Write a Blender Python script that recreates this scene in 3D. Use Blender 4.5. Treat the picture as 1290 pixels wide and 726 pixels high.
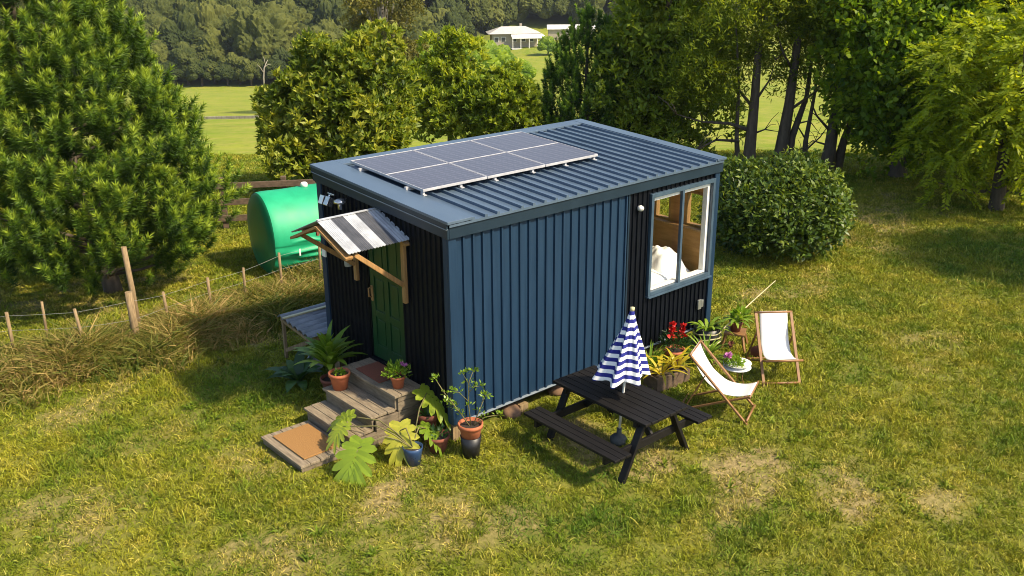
import bpy, bmesh, math, random
import numpy as np
from mathutils import Vector, Matrix
R = math.radians
for o in list(bpy.data.objects):
    bpy.data.objects.remove(o)
sc = bpy.context.scene
col = sc.collection

# ------------------------------------------------------------------ camera, sky, sun, exposure
CAM = Vector((-6.7087, -8.7633, 6.1063))
CR = Vector((0.74891, -0.66264, -0.00611)); CU = Vector((0.22841, 0.24947, 0.94106)); CF = Vector((0.62206, 0.70616, -0.33819))
cd = bpy.data.cameras.new('camera'); cam = bpy.data.objects.new('camera', cd); col.objects.link(cam)
m4 = Matrix(((CR.x, CU.x, -CF.x, CAM.x), (CR.y, CU.y, -CF.y, CAM.y), (CR.z, CU.z, -CF.z, CAM.z), (0, 0, 0, 1)))
cam.matrix_world = m4
cd.sensor_width = 36; cd.lens = 36 * 1199.85 / 1290; cd.clip_start = .1; cd.clip_end = 4000
sc.camera = cam
SUN_AZ, SUN_EL = R(-67), R(45)
w = bpy.data.worlds.new('World'); sc.world = w; w.use_nodes = True
nt = w.node_tree; bg = nt.nodes['Background']
sky = nt.nodes.new('ShaderNodeTexSky'); sky.sky_type = 'NISHITA'; sky.sun_disc = False
sky.sun_elevation = SUN_EL; sky.sun_rotation = R(90) - SUN_AZ
sky.air_density = 1.0; sky.dust_density = 1.6; sky.ozone_density = 1.0
nt.links.new(sky.outputs[0], bg.inputs[0]); bg.inputs[1].default_value = .14
sl = bpy.data.lights.new('sun', 'SUN'); sl.energy = 4.6; sl.angle = R(3.5); sl.color = (1, .85, .60)
so = bpy.data.objects.new('sun', sl); col.objects.link(so)
sv = Vector((math.cos(SUN_AZ) * math.cos(SUN_EL), math.sin(SUN_AZ) * math.cos(SUN_EL), math.sin(SUN_EL)))
so.rotation_euler = (-sv).to_track_quat('-Z', 'Y').to_euler(); so.location = (10, -20, 30)
sc.view_settings.view_transform = 'Standard'; sc.view_settings.look = 'None'
sc.view_settings.exposure = 0.85; sc.view_settings.gamma = 1.0
sc.render.engine = 'CYCLES'
cy = sc.cycles
cy.use_denoising = True; cy.filter_width = 1.0
cy.max_bounces = 6; cy.diffuse_bounces = 4; cy.glossy_bounces = 3; cy.transmission_bounces = 4; cy.transparent_max_bounces = 8
cy.caustics_reflective = False; cy.caustics_refractive = False; cy.sample_clamp_indirect = 4

rng = np.random.default_rng(7)
random.seed(7)

# ------------------------------------------------------------------ terrain
F2 = np.array([0.6610, 0.7504]); T2 = np.array([0.7489, -0.6627])
def st(x, y):
    dx = x - CAM.x; dy = y - CAM.y
    return dx * F2[0] + dy * F2[1], dx * T2[0] + dy * T2[1]
def sp(v, k):
    return k * np.logaddexp(0, v / k)
def gz(x, y):
    x = np.asarray(x, float); y = np.asarray(y, float)
    s, t = st(x, y)
    drop = .13 * sp(s - 27, 2.5)
    wgt = 1 / (1 + np.exp(-(t + 13) / 5))
    dm = 30.5 - 9.0 * wgt
    drop = dm - sp(dm - drop, 2)
    start = 242 + 75 * wgt
    rise = .46 * sp(s - start, 8)
    rise = rise * (1 + .16 * np.sin(t * .021 + .7) + .1 * np.sin(t * .053 + s * .01))
    cap = 95 + 14 * np.sin(t * .013) 
    rise = cap - sp(cap - rise, 12)
    far = np.clip((s - 30) / 40, 0, 1)
    bump = far * (.35 * np.sin(x * .07 + 1) * np.cos(y * .06) ) + .025 * np.sin(x * .9 + .4) * np.sin(y * .8) + .02 * np.sin(x * 2.1 + y * 1.3)
    return -drop + rise + bump
def gzf(x, y): return float(gz(x, y))
DRY = [  # x, y, rx, ry, angle, strength : worn patches in the turf
    (1.9, -3.0, 1.1, .55, .4, 1.0), (2.9, -3.8, .9, .4, .6, .9), (3.3, -4.8, .8, .4, .6, .7), (1.55, -1.45, .65, .9, .2, .9),
    (-1.6, -.55, .55, .4, .3, .9), (-1.5, -1.4, 1.0, .6, .4, .75), (-.6, -1.9, .5, .35, .2, .6), (-.2, 5.3, .9, .5, -.2, 1.0), (-1.5, 4.9, .8, .25, 0, .55),
    (-3.2, 4.3, .9, .5, .3, .6), (-4.3, 1.6, .9, .6, .3, .6), (7.4, .4, 1.0, .5, .3, .7), (7.6, -2.6, 1.3, .5, .5, .55), (-2.6, 2.9, .7, .35, .2, .4),
    (9.0, .3, 1.0, .35, .4, .6), (14.0, 2.2, 3.0, 1.6, .2, .8), (-.6, .0, .5, .2, .4, .8), (4.6, .3, .8, .4, 0, .5), (-1.6, 9.3, 2.2, 1.6, 0, .6), (-2.9, -.6, .7, .5, .1, .6), (-2.2, 1.3, .5, .5, 0, .5)]
GREEN = [(.2, -2.0, 1.4, .8, .3, 1), (-3.6, 2.9, 1.0, .6, .2, .9), (-.9, 3.4, 1.3, .9, 0, 1), (5.6, -5.5, 1.6, 1.0, .6, .8), (2.6, -2.7, .5, .4, 0, .8), (1.2, -4.0, 1.0, .6, .3, .8), (13.2, -1.2, 2.2, 1.4, .4, 1), (.3, -.8, .9, .5, .2, .8), (-2.6, .6, .8, .6, 0, .4)]
def patch(x, y, lst):
    r = np.zeros_like(np.asarray(x, float))
    wob = .5 * np.sin(x * 3.1 + y * 1.7 + 1.3 * np.sin(y * 2.7)) + .45 * np.sin(y * 4.3 - x * 2.2 + 1) + .35 * np.sin(x * 9 + y * 7) * np.sin(y * 11 - x * 5)
    for (px, py, rx, ry, a, k) in lst:
        c, s_ = math.cos(a), math.sin(a); dx = x - px; dy = y - py
        q = ((dx * c + dy * s_) / rx) ** 2 + ((-dx * s_ + dy * c) / ry) ** 2
        r = np.maximum(r, k * np.clip(1.15 + wob * 1.0 - q, 0, 1))
    return r * np.clip(.85 + .55 * np.sin(x * 14 + 2 * np.sin(y * 9)) * np.sin(y * 13 + 2 * np.sin(x * 8)) + .25 * np.sin(x * 5 - y * 6), .12, 1)

# ------------------------------------------------------------------ material helpers
def nm(name):
    m = bpy.data.materials.new(name); m.use_nodes = True
    return m, m.node_tree, m.node_tree.nodes['Principled BSDF']
def c4(c): return (c[0], c[1], c[2], 1)
def M(name, c, c2=None, rough=.6, scale=6, stretch=(1, 1, 1), bump=0, bscale=None, metal=0, spec=.5, detail=5, lo=.35, hi=.65, coat=0):
    m, t, b = nm(name); N = t.nodes; L = t.links
    b.inputs['Roughness'].default_value = rough; b.inputs['Metallic'].default_value = metal
    b.inputs['Specular IOR Level'].default_value = spec; b.inputs['Coat Weight'].default_value = coat
    c2 = c2 or tuple(x * .75 for x in c)
    tc = N.new('ShaderNodeTexCoord'); mp = N.new('ShaderNodeMapping'); mp.inputs['Scale'].default_value = stretch
    L.new(tc.outputs['Object'], mp.inputs[0])
    n = N.new('ShaderNodeTexNoise'); n.inputs['Scale'].default_value = scale; n.inputs['Detail'].default_value = detail; n.inputs['Roughness'].default_value = .6
    L.new(mp.outputs[0], n.inputs['Vector'])
    r = N.new('ShaderNodeValToRGB'); r.color_ramp.elements[0].position = lo; r.color_ramp.elements[1].position = hi
    r.color_ramp.elements[0].color = c4(c2); r.color_ramp.elements[1].color = c4(c)
    L.new(n.outputs['Fac'], r.inputs[0]); L.new(r.outputs[0], b.inputs['Base Color'])
    mr = N.new('ShaderNodeMapRange'); mr.inputs[3].default_value = max(.02, rough - .1); mr.inputs[4].default_value = min(1, rough + .1)
    L.new(n.outputs['Fac'], mr.inputs[0]); L.new(mr.outputs[0], b.inputs['Roughness'])
    if bump:
        bp = N.new('ShaderNodeBump'); bp.inputs['Strength'].default_value = bump; bp.inputs['Distance'].default_value = .01
        n2 = N.new('ShaderNodeTexNoise'); n2.inputs['Scale'].default_value = bscale or scale * 2; n2.inputs['Detail'].default_value = 4
        L.new(mp.outputs[0], n2.inputs['Vector']); L.new(n2.outputs['Fac'], bp.inputs['Height']); L.new(bp.outputs[0], b.inputs['Normal'])
    return m
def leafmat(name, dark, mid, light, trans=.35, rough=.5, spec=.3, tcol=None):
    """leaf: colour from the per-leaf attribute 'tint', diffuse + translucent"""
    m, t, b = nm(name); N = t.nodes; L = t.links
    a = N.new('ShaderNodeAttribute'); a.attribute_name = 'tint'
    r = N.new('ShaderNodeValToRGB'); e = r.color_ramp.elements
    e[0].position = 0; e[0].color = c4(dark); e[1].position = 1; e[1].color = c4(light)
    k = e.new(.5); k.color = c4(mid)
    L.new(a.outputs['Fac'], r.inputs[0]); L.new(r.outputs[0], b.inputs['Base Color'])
    b.inputs['Roughness'].default_value = rough; b.inputs['Specular IOR Level'].default_value = spec
    tr = N.new('ShaderNodeBsdfTranslucent'); mx = N.new('ShaderNodeMixShader'); mx.inputs[0].default_value = trans
    hs = N.new('ShaderNodeMix'); hs.data_type = 'RGBA'; hs.blend_type = 'MULTIPLY'; hs.inputs[0].default_value = 1
    hs.inputs[7].default_value = c4(tcol or (1.5, 1.35, .55)); L.new(r.outputs[0], hs.inputs[6]); L.new(hs.outputs[2], tr.inputs[0])
    L.new(b.outputs[0], mx.inputs[1]); L.new(tr.outputs[0], mx.inputs[2]); L.new(mx.outputs[0], N['Material Output'].inputs[0])
    return m

# turf colours: the same recipe for the soil sheet and for the blades
def turf(name, blade):
    m, t, b = nm(name); N = t.nodes; L = t.links
    g = N.new('ShaderNodeNewGeometry')
    def noise(s, d=4):
        n = N.new('ShaderNodeTexNoise'); n.inputs['Scale'].default_value = s; n.inputs['Detail'].default_value = d
        n.inputs['Roughness'].default_value = .62; L.new(g.outputs['Position'], n.inputs['Vector']); return n.outputs['Fac']
    def ramp(f, p0, p1, a, c):
        r = N.new('ShaderNodeValToRGB'); r.color_ramp.elements[0].position = p0; r.color_ramp.elements[1].position = p1
        r.color_ramp.elements[0].color = c4(a); r.color_ramp.elements[1].color = c4(c); L.new(f, r.inputs[0]); return r.outputs[0]
    def mix(f, a, c):
        x = N.new('ShaderNodeMix'); x.data_type = 'RGBA'; L.new(f, x.inputs[0])
        for s, v in ((6, a), (7, c)):
            if isinstance(v, tuple): x.inputs[s].default_value = c4(v)
            else: L.new(v, x.inputs[s])
        return x.outputs[2]
    def mth(op, a, c, clamp=False):
        x = N.new('ShaderNodeMath'); x.operation = op; x.use_clamp = clamp
        for s, v in ((0, a), (1, c)):
            if isinstance(v, (int, float)): x.inputs[s].default_value = v
            else: L.new(v, x.inputs[s])
        return x.outputs[0]
    def att(n):
        a = N.new('ShaderNodeAttribute'); a.attribute_name = n; return a.outputs['Fac']
    dry, grn, far = att('dry'), att('green'), att('far')
    n1 = noise(.55); n2 = noise(2.6); n3 = noise(11, 5)
    if blade:
        G1, G2, ST = (.128, .190, .011), (.320, .300, .020), (.430, .335, .090)
        base = mix(ramp(mth('ADD', mth('MULTIPLY', n1, .55), mth('MULTIPLY', n2, .45)), .38, .62, (0, 0, 0), (1, 1, 1)), G1, G2)
        base = mix(mth('MULTIPLY', grn, .75), base, (.060, .145, .010))
        f = mth('ADD', mth('SUBTRACT', mth('ADD', n2, mth('MULTIPLY', att('tint'), .42)), .83), mth('MULTIPLY', dry, .46), True)
        f = mth('MULTIPLY', f, 2.6, True)
        f = mth('MULTIPLY', f, mth('SUBTRACT', 1.0, mth('MULTIPLY', grn, .7)), True)
        base = mix(f, base, ST)
        v = N.new('ShaderNodeHueSaturation'); L.new(base, v.inputs['Color'])
        L.new(mth('ADD', mth('MULTIPLY', att('tint'), .8), .6), v.inputs['Value'])
        colr = v.outputs[0]
        b.inputs['Roughness'].default_value = .55; b.inputs['Specular IOR Level'].default_value = .25
        L.new(colr, b.inputs['Base Color'])
        tr = N.new('ShaderNodeBsdfTranslucent'); L.new(colr, tr.inputs[0])
        mx = N.new('ShaderNodeMixShader'); mx.inputs[0].default_value = .3
        L.new(b.outputs[0], mx.inputs[1]); L.new(tr.outputs[0], mx.inputs[2]); L.new(mx.outputs[0], N['Material Output'].inputs[0])
    else:
        soil = mix(ramp(n3, .35, .65, (0, 0, 0), (1, 1, 1)), (.130, .100, .040), (.340, .260, .115))
        turfc = mix(ramp(mth('ADD', mth('MULTIPLY', n1, .5), mth('MULTIPLY', n2, .5)), .4, .6, (0, 0, 0), (1, 1, 1)), (.085, .120, .010), (.190, .195, .022))
        turfc = mix(ramp(n3, .3, .7, (0, 0, 0), (1, 1, 1)), turfc, (.150, .140, .030))
        near = mix(mth('MULTIPLY', dry, 1.0, True), turfc, soil)
        n4 = noise(.12, 5); n5 = noise(.9, 4)
        pad = mix(ramp(n4, .35, .65, (0, 0, 0), (1, 1, 1)), (.150, .215, .014), (.255, .275, .030))
        pad = mix(ramp(n5, .42, .70, (0, 0, 0), (.75, .75, .75)), pad, (.300, .265, .065)); pad = mix(ramp(noise(2.2, 6), .5, .72, (0, 0, 0), (.6, .6, .6)), pad, (.105, .150, .014))
        L.new(mix(att('wood'), mix(far, near, pad), (.035, .042, .014)), b.inputs['Base Color'])
        b.inputs['Roughness'].default_value = .9; b.inputs['Specular IOR Level'].default_value = .15
        bp = N.new('ShaderNodeBump'); bp.inputs['Strength'].default_value = .7; bp.inputs['Distance'].default_value = .05
        L.new(n3, bp.inputs['Height']); L.new(bp.outputs[0], b.inputs['Normal'])
    return m

MT = {}
MT['ground'] = turf('turf_soil', False); MT['blade'] = turf('grass_blades', True)
MT['blue'] = M('blue_cladding_paint', (.0105, .033, .070), (.0075, .0245, .054), .45, 2.2, (7, 7, .35), .04, 30, spec=.35)
MT['trim'] = M('slate_blue_trim', (.011, .025, .042), (.009, .021, .036), .42, 4, spec=.35)
MT['roofm'] = M('slate_roof_steel', (.076, .112, .160), (.058, .088, .130), .36, 3, (1, .4, 1), .04, 25)
MT['black'] = M('black_cladding_paint', (.003, .0045, .0085), (.002, .003, .006), .5, 4, spec=.18)
MT['edge'] = M('pale_flashing_edge', (.22, .26, .30), None, .5, 10)
MT['wframe'] = M('window_frame_blue', (.050, .085, .125), None, .35, 6)
MT['white'] = M('white_paint', (.78, .77, .73), (.70, .69, .64), .5, 8)
MT['door'] = M('dark_green_door_paint', (.004, .044, .015), (.0035, .036, .012), .35, 5)
MT['timber'] = M('honey_timber', (.36, .20, .075), (.24, .13, .045), .6, 9, (4, 4, .6), .15)
MT['grey_timber'] = M('weathered_step_timber', (.27, .215, .145), (.15, .115, .075), .75, 7, (6, .7, 3), .25)
MT['grey_timber_side'] = M('weathered_timber_upright', (.20, .16, .11), (.12, .09, .06), .75, 7, (1, 1, 5), .25)
MT['post'] = M('old_fence_post', (.29, .205, .105), (.15, .10, .05), .85, 10, (5, 5, .6), .3)
MT['dark_post'] = M('dark_rail_timber', (.13, .085, .055), (.07, .047, .03), .85, 10, (1, 1, 2), .3)
MT['stain'] = M('black_stained_timber', (.011, .0095, .009), (.005, .0045, .0045), .55, 9, (7, .6, 4), .25, spec=.25)
MT['cane'] = M('deck_chair_timber', (.25, .125, .045), (.17, .082, .03), .5, 9, (1, 1, 1), .1)
MT['canvas'] = M('white_canvas', (.70, .69, .66), (.63, .62, .59), .85, 60, (1, 1, 1), .1)
MT['terra'] = M('terracotta', (.42, .125, .050), (.32, .090, .038), .75, 9, (1, 1, 1), .15)
MT['old_terra'] = M('aged_terracotta', (.22, .065, .035), (.12, .038, .022), .8, 9, (1, 1, 1), .2)
MT['soil'] = M('potting_soil', (.035, .025, .018), (.015, .011, .008), .95, 40, (1, 1, 1), .8)
MT['blackpot'] = M('black_plastic_pot', (.012, .012, .014), None, .45, 8)
MT['bluepot'] = M('blue_glazed_pot', (.030, .065, .150), (.020, .045, .110), .3, 8)
MT['coir'] = M('orange_coir_mat', (.32, .165, .048), (.23, .115, .034), .95, 60, (1, 1, 1), .8)
MT['redmat'] = M('rust_red_mat', (.21, .066, .034), (.15, .046, .024), .95, 60, (1, 1, 1), .7)
MT['tank'] = M('green_tank_skin', (.010, .35, .165), (.008, .28, .130), .55, 2.5, (1, 1, .6), .04)
MT['tankend'] = M('green_tank_end', (.010, .22, .095), (.008, .17, .07), .45, 3)
MT['zinc'] = M('grey_corrugated_iron', (.235, .25, .275), (.16, .17, .185), .5, 5, (1, 4, 1), 0, metal=.3)
MT['whiteiron'] = M('white_corrugated_iron', (.45, .47, .50), (.30, .31, .33), .5, 5, (1, 1, 1), .05)
MT['greyiron'] = M('charcoal_corrugated_iron', (.085, .088, .10), (.055, .058, .066), .5, 7, (1, 1, 1), .05)
MT['steel'] = M('galvanised_steel', (.55, .55, .54), None, .35, 12, metal=.8)
MT['chrome'] = M('silver_lamp_metal', (.7, .7, .68), None, .2, 12, metal=.9)
MT['wire'] = M('fence_wire', (.30, .30, .27), None, .6, 30)
MT['alu'] = M('white_aluminium', (.46, .46, .48), None, .4, 8)
MT['plywood'] = M('golden_plywood', (.50, .265, .085), (.36, .18, .05), .55, 3, (.6, 1, 5), .05)
MT['linen'] = M('white_linen', (.82, .80, .75), (.76, .74, .69), .9, 12, (1, 1, 1), .3)
MT['bark'] = M('grey_bark', (.13, .10, .072), (.060, .045, .032), .9, 9, (1, 1, .25), .6)
MT['palebark'] = M('pale_bark', (.34, .30, .25), (.20, .17, .14), .9, 9, (1, 1, .25), .4)
MT['stem'] = M('green_brown_stem', (.16, .14, .045), (.10, .09, .03), .7, 20)
MT['navy'] = M('dark_underfloor_steel', (.014, .013, .012), None, .8, 6)
MT['stone'] = M('brown_stone', (.20, .115, .065), (.13, .075, .045), .9, 7, (1, 1, 1), .4)
MT['plastic_grey'] = M('grey_plastic', (.38, .40, .42), None, .5, 9)
MT['concrete'] = M('grey_blue_concrete', (.07, .08, .085), (.045, .05, .055), .85, 12, (1, 1, 1), .3)
MT['hose'] = M('pale_hose', (.42, .38, .20), None, .5, 9)
MT['bamboo'] = M('bamboo_cane', (.52, .46, .27), (.42, .36, .2), .5, 12)
MT['dish'] = M('white_enamel', (.80, .79, .76), None, .3, 9)
MT['red'] = M('red_petals', (.62, .018, .012), (.45, .012, .01), .5, 30)
MT['pink'] = M('pink_petals', (.55, .20, .42), (.42, .12, .32), .5, 30)
MT['housewall'] = M('cream_house_wall', (.36, .31, .24), (.31, .27, .21), .8, 2)
MT['houseroof'] = M('pale_house_roof', (.50, .47, .44), (.42, .40, .37), .55, 1.5)
MT['hwin'] = M('house_window_dark', (.05, .055, .06), None, .2, 3)

def vary(m):
    t = m.node_tree; N = t.nodes; L = t.links; oi = N.new('ShaderNodeObjectInfo'); a = [q for q in N if q.type == 'ATTRIBUTE'][0]; r = [q for q in N if q.type == 'VALTORGB'][0]
    x = N.new('ShaderNodeMath'); x.operation = 'MULTIPLY_ADD'; L.new(oi.outputs['Random'], x.inputs[0]); x.inputs[1].default_value = .55; L.new(a.outputs['Fac'], x.inputs[2])
    y = N.new('ShaderNodeMath'); y.operation = 'SUBTRACT'; L.new(x.outputs[0], y.inputs[0]); y.inputs[1].default_value = .28; L.new(y.outputs[0], r.inputs[0])
def glass_mat():
    m, t, b = nm('window_glass'); N = t.nodes; L = t.links
    tr = N.new('ShaderNodeBsdfTransparent'); tr.inputs[0].default_value = (.93, .95, .94, 1)
    gl = N.new('ShaderNodeBsdfGlossy'); gl.inputs['Roughness'].default_value = .02
    fr = N.new('ShaderNodeFresnel'); ge = N.new('ShaderNodeNewGeometry'); mr = N.new('ShaderNodeMapRange'); mr.inputs[3].default_value = 1.5; mr.inputs[4].default_value = 1 / 1.5
    L.new(ge.outputs['Backfacing'], mr.inputs[0]); L.new(mr.outputs[0], fr.inputs[0])
    mx = N.new('ShaderNodeMixShader'); L.new(fr.outputs[0], mx.inputs[0]); L.new(tr.outputs[0], mx.inputs[1]); L.new(gl.outputs[0], mx.inputs[2])
    L.new(mx.outputs[0], N['Material Output'].inputs[0]); return m
MT['glass'] = glass_mat()
def solar_mat():
    m, t, b = nm('solar_cells'); N = t.nodes; L = t.links
    tc = N.new('ShaderNodeTexCoord'); sep = N.new('ShaderNodeSeparateXYZ'); L.new(tc.outputs['Object'], sep.inputs[0])
    def line(out, pitch, wd):
        a = N.new('ShaderNodeMath'); a.operation = 'DIVIDE'; L.new(out, a.inputs[0]); a.inputs[1].default_value = pitch
        f = N.new('ShaderNodeMath'); f.operation = 'FRACT'; L.new(a.outputs[0], f.inputs[0])
        c = N.new('ShaderNodeMath'); c.operation = 'LESS_THAN'; L.new(f.outputs[0], c.inputs[0]); c.inputs[1].default_value = wd
        return c.outputs[0]
    mx1 = N.new('ShaderNodeMath'); mx1.operation = 'MAXIMUM'
    L.new(line(sep.outputs[0], .174, .05), mx1.inputs[0]); L.new(line(sep.outputs[1], .0855, .09), mx1.inputs[1])
    bus = N.new('ShaderNodeMath'); bus.operation = 'MULTIPLY'; L.new(line(sep.outputs[0], .0348, .12), bus.inputs[0]); bus.inputs[1].default_value = .35
    mx2 = N.new('ShaderNodeMath'); mx2.operation = 'MAXIMUM'; L.new(mx1.outputs[0], mx2.inputs[0]); L.new(bus.outputs[0], mx2.inputs[1])
    x = N.new('ShaderNodeMix'); x.data_type = 'RGBA'; L.new(mx2.outputs[0], x.inputs[0])
    x.inputs[6].default_value = (.054, .049, .058, 1); x.inputs[7].default_value = (.17, .16, .19, 1)
    L.new(x.outputs[2], b.inputs['Base Color']); b.inputs['Roughness'].default_value = .3; b.inputs['Coat Weight'].default_value = .3; b.inputs['Coat Roughness'].default_value = .3
    return m
MT['solar'] = solar_mat()
def stripe_mat():
    m, t, b = nm('blue_white_stripes'); N = t.nodes; L = t.links
    a = N.new('ShaderNodeAttribute'); a.attribute_name = 'band'
    f = N.new('ShaderNodeMath'); f.operation = 'FRACT'; L.new(a.outputs['Fac'], f.inputs[0])
    g = N.new('ShaderNodeMath'); g.operation = 'GREATER_THAN'; L.new(f.outputs[0], g.inputs[0]); g.inputs[1].default_value = .5
    x = N.new('ShaderNodeMix'); x.data_type = 'RGBA'; L.new(g.outputs[0], x.inputs[0])
    x.inputs[6].default_value = (.020, .025, .190, 1); x.inputs[7].default_value = (.80, .79, .78, 1)
    L.new(x.outputs[2], b.inputs['Base Color']); b.inputs['Roughness'].default_value = .85; b.inputs['Specular IOR Level'].default_value = .2
    return m
MT['stripe'] = stripe_mat()

# foliage
MT['pine'] = leafmat('pine_needles', (.030, .066, .008), (.105, .190, .016), (.340, .430, .042), .36, .5, .35)
MT['young_pine'] = leafmat('young_pine_needles', (.032, .078, .012), (.098, .195, .020), (.240, .360, .038), .38, .5, .3)
MT['hedge_tree'] = leafmat('broad_evergreen_leaves', (.040, .078, .008), (.145, .205, .016), (.430, .440, .058), .44, .5, .3)
MT['lime_tree'] = leafmat('lime_green_leaves', (.060, .105, .008), (.195, .270, .016), (.440, .490, .055), .48, .5, .3)
MT['dark_leaf'] = leafmat('dark_broad_leaves', (.040, .090, .006), (.140, .240, .011), (.380, .480, .022), .54, .5, .3)
MT['feather'] = leafmat('olive_feathery_leaves', (.042, .078, .008), (.135, .195, .014), (.340, .400, .030), .54, .6, .2)
MT['yellow_tree'] = leafmat('yellow_green_leaflets', (.095, .155, .008), (.290, .370, .014), (.560, .590, .036), .54, .5, .3)
MT['bush'] = leafmat('glossy_bush_leaves', (.024, .046, .008), (.064, .115, .012), (.215, .270, .028), .28, .42, .35)
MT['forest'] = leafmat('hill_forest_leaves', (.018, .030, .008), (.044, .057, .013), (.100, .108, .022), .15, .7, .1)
MT['olive'] = leafmat('olive_tall_leaves', (.046, .054, .012), (.105, .105, .022), (.19, .17, .036), .3, .6, .2)
MT['strap'] = leafmat('strap_leaves', (.090, .170, .014), (.180, .300, .022), (.320, .420, .050), .35, .4, .4)
MT['deep'] = leafmat('deep_green_leaves', (.018, .050, .012), (.034, .085, .018), (.080, .150, .030), .3, .4, .4)
MT['monst'] = leafmat('monstera_leaves', (.12, .20, .016), (.23, .33, .026), (.52, .48, .060), .35, .35, .45)
MT['brom'] = leafmat('yellow_bromeliad_leaves', (.32, .26, .015), (.46, .38, .022), (.58, .47, .05), .35, .4, .4)
MT['weeds'] = leafmat('long_rough_grass', (.070, .105, .012), (.190, .185, .036), (.400, .280, .110), .35, .6, .2)

vary(MT['forest'])

# ------------------------------------------------------------------ mesh helpers
class MB:
    def __init__(s): s.v = []; s.f = []; s.mi = []; s.sm = []
    def add(s, vs, fs, mi=0, smooth=False):
        n = len(s.v); s.v += [tuple(v) for v in vs]
        for f in fs: s.f.append([i + n for i in f]); s.mi.append(mi); s.sm.append(smooth)
        return s
    def box(s, c, d, rot=None, mi=0):
        hx, hy, hz = d[0] / 2, d[1] / 2, d[2] / 2
        vs = [Vector((x, y, z)) for x in (-hx, hx) for y in (-hy, hy) for z in (-hz, hz)]
        if rot is not None: vs = [rot @ v for v in vs]
        c = Vector(c)
        return s.add([c + v for v in vs], [(0, 1, 3, 2), (4, 6, 7, 5), (0, 4, 5, 1), (2, 3, 7, 6), (0, 2, 6, 4), (1, 5, 7, 3)], mi)
    def bx(s, a, b, mi=0):
        return s.box([(a[i] + b[i]) / 2 for i in range(3)], [abs(b[i] - a[i]) for i in range(3)], None, mi)
    def bar(s, a, b, wd, ht, up=(0, 0, 1), mi=0):
        a = Vector(a); b = Vector(b); d = b - a; z = d.normalized(); x = Vector(up).cross(z)
        if x.length < 1e-4: x = Vector((1, 0, 0)).cross(z)
        x.normalize(); y = z.cross(x); rot = Matrix((x, y, z)).transposed()
        return s.box((a + b) / 2, (wd, ht, d.length), rot, mi)
    def tube(s, pts, rad, n=8, mi=0, cap=True, smooth=True):
        pts = [Vector(q) for q in pts]
        if not hasattr(rad, '__len__'): rad = [rad] * len(pts)
        rings = []; px = None
        for i, q in enumerate(pts):
            d = (pts[min(i + 1, len(pts) - 1)] - pts[max(i - 1, 0)]).normalized()
            if px is None:
                px = d.orthogonal().normalized()
            px = (px - d * px.dot(d)).normalized(); py = d.cross(px)
            rings.append([q + (px * math.cos(2 * math.pi * k / n) + py * math.sin(2 * math.pi * k / n)) * rad[i] for k in range(n)])
        vs = [v for r_ in rings for v in r_]; fs = []
        for i in range(len(pts) - 1):
            for k in range(n): fs.append((i * n + k, i * n + (k + 1) % n, (i + 1) * n + (k + 1) % n, (i + 1) * n + k))
        s.add(vs, fs, mi, smooth)
        if cap:
            m_ = len(s.v) - len(vs); s.f += [[m_ + k for k in range(n)][::-1], [m_ + (len(pts) - 1) * n + k for k in range(n)]]; s.mi += [mi, mi]; s.sm += [False, False]
        return s
    def lathe(s, prof, n=24, c=(0, 0, 0), mi=0, wob=None):
        vs = []; fs = []
        for (r_, z) in prof:
            for k in range(n):
                a = 2 * math.pi * k / n; vs.append((c[0] + r_ * math.cos(a), c[1] + r_ * math.sin(a), c[2] + z))
        for i in range(len(prof) - 1):
            for k in range(n): fs.append((i * n + k, i * n + (k + 1) % n, (i + 1) * n + (k + 1) % n, (i + 1) * n + k))
        return s.add(vs, fs, mi, True)
    def build(s, name, mat, parent=None, bevel=0, loc=None, solid=0, sub=0):
        me = bpy.data.meshes.new(name); me.from_pydata(s.v, [], s.f)
        for mm in (mat if isinstance(mat, (list, tuple)) else [mat]): me.materials.append(mm)
        for p_, i, k in zip(me.polygons, s.mi, s.sm): p_.material_index = i; p_.use_smooth = k
        me.update()
        o = bpy.data.objects.new(name, me); col.objects.link(o)
        if parent is not None: o.parent = parent
        if loc is not None: o.location = loc
        if solid: q = o.modifiers.new('s', 'SOLIDIFY'); q.thickness = solid; q.offset = 0
        if bevel: q = o.modifiers.new('b', 'BEVEL'); q.width = bevel; q.segments = 2; q.limit_method = 'ANGLE'
        if sub: q = o.modifiers.new('u', 'SUBSURF'); q.levels = sub; q.render_levels = sub
        return o
def tag(o, label=None, cat=None, group=None, kind=None):
    for k, v in (('label', label), ('category', cat), ('group', group), ('kind', kind)):
        if v: o[k] = v
    return o
def thing(name, label, cat, loc=(0, 0, 0), rz=0, group=None):
    o = bpy.data.objects.new(name, None); col.objects.link(o); o.location = loc; o.rotation_euler = (0, 0, rz); o.empty_display_size = .2
    return tag(o, label, cat, group)
def copy_tree(o, parent=None):
    c = o.copy(); col.objects.link(c)
    if parent is not None: c.parent = parent
    for ch in list(o.children): copy_tree(ch, c)
    return c

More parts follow.
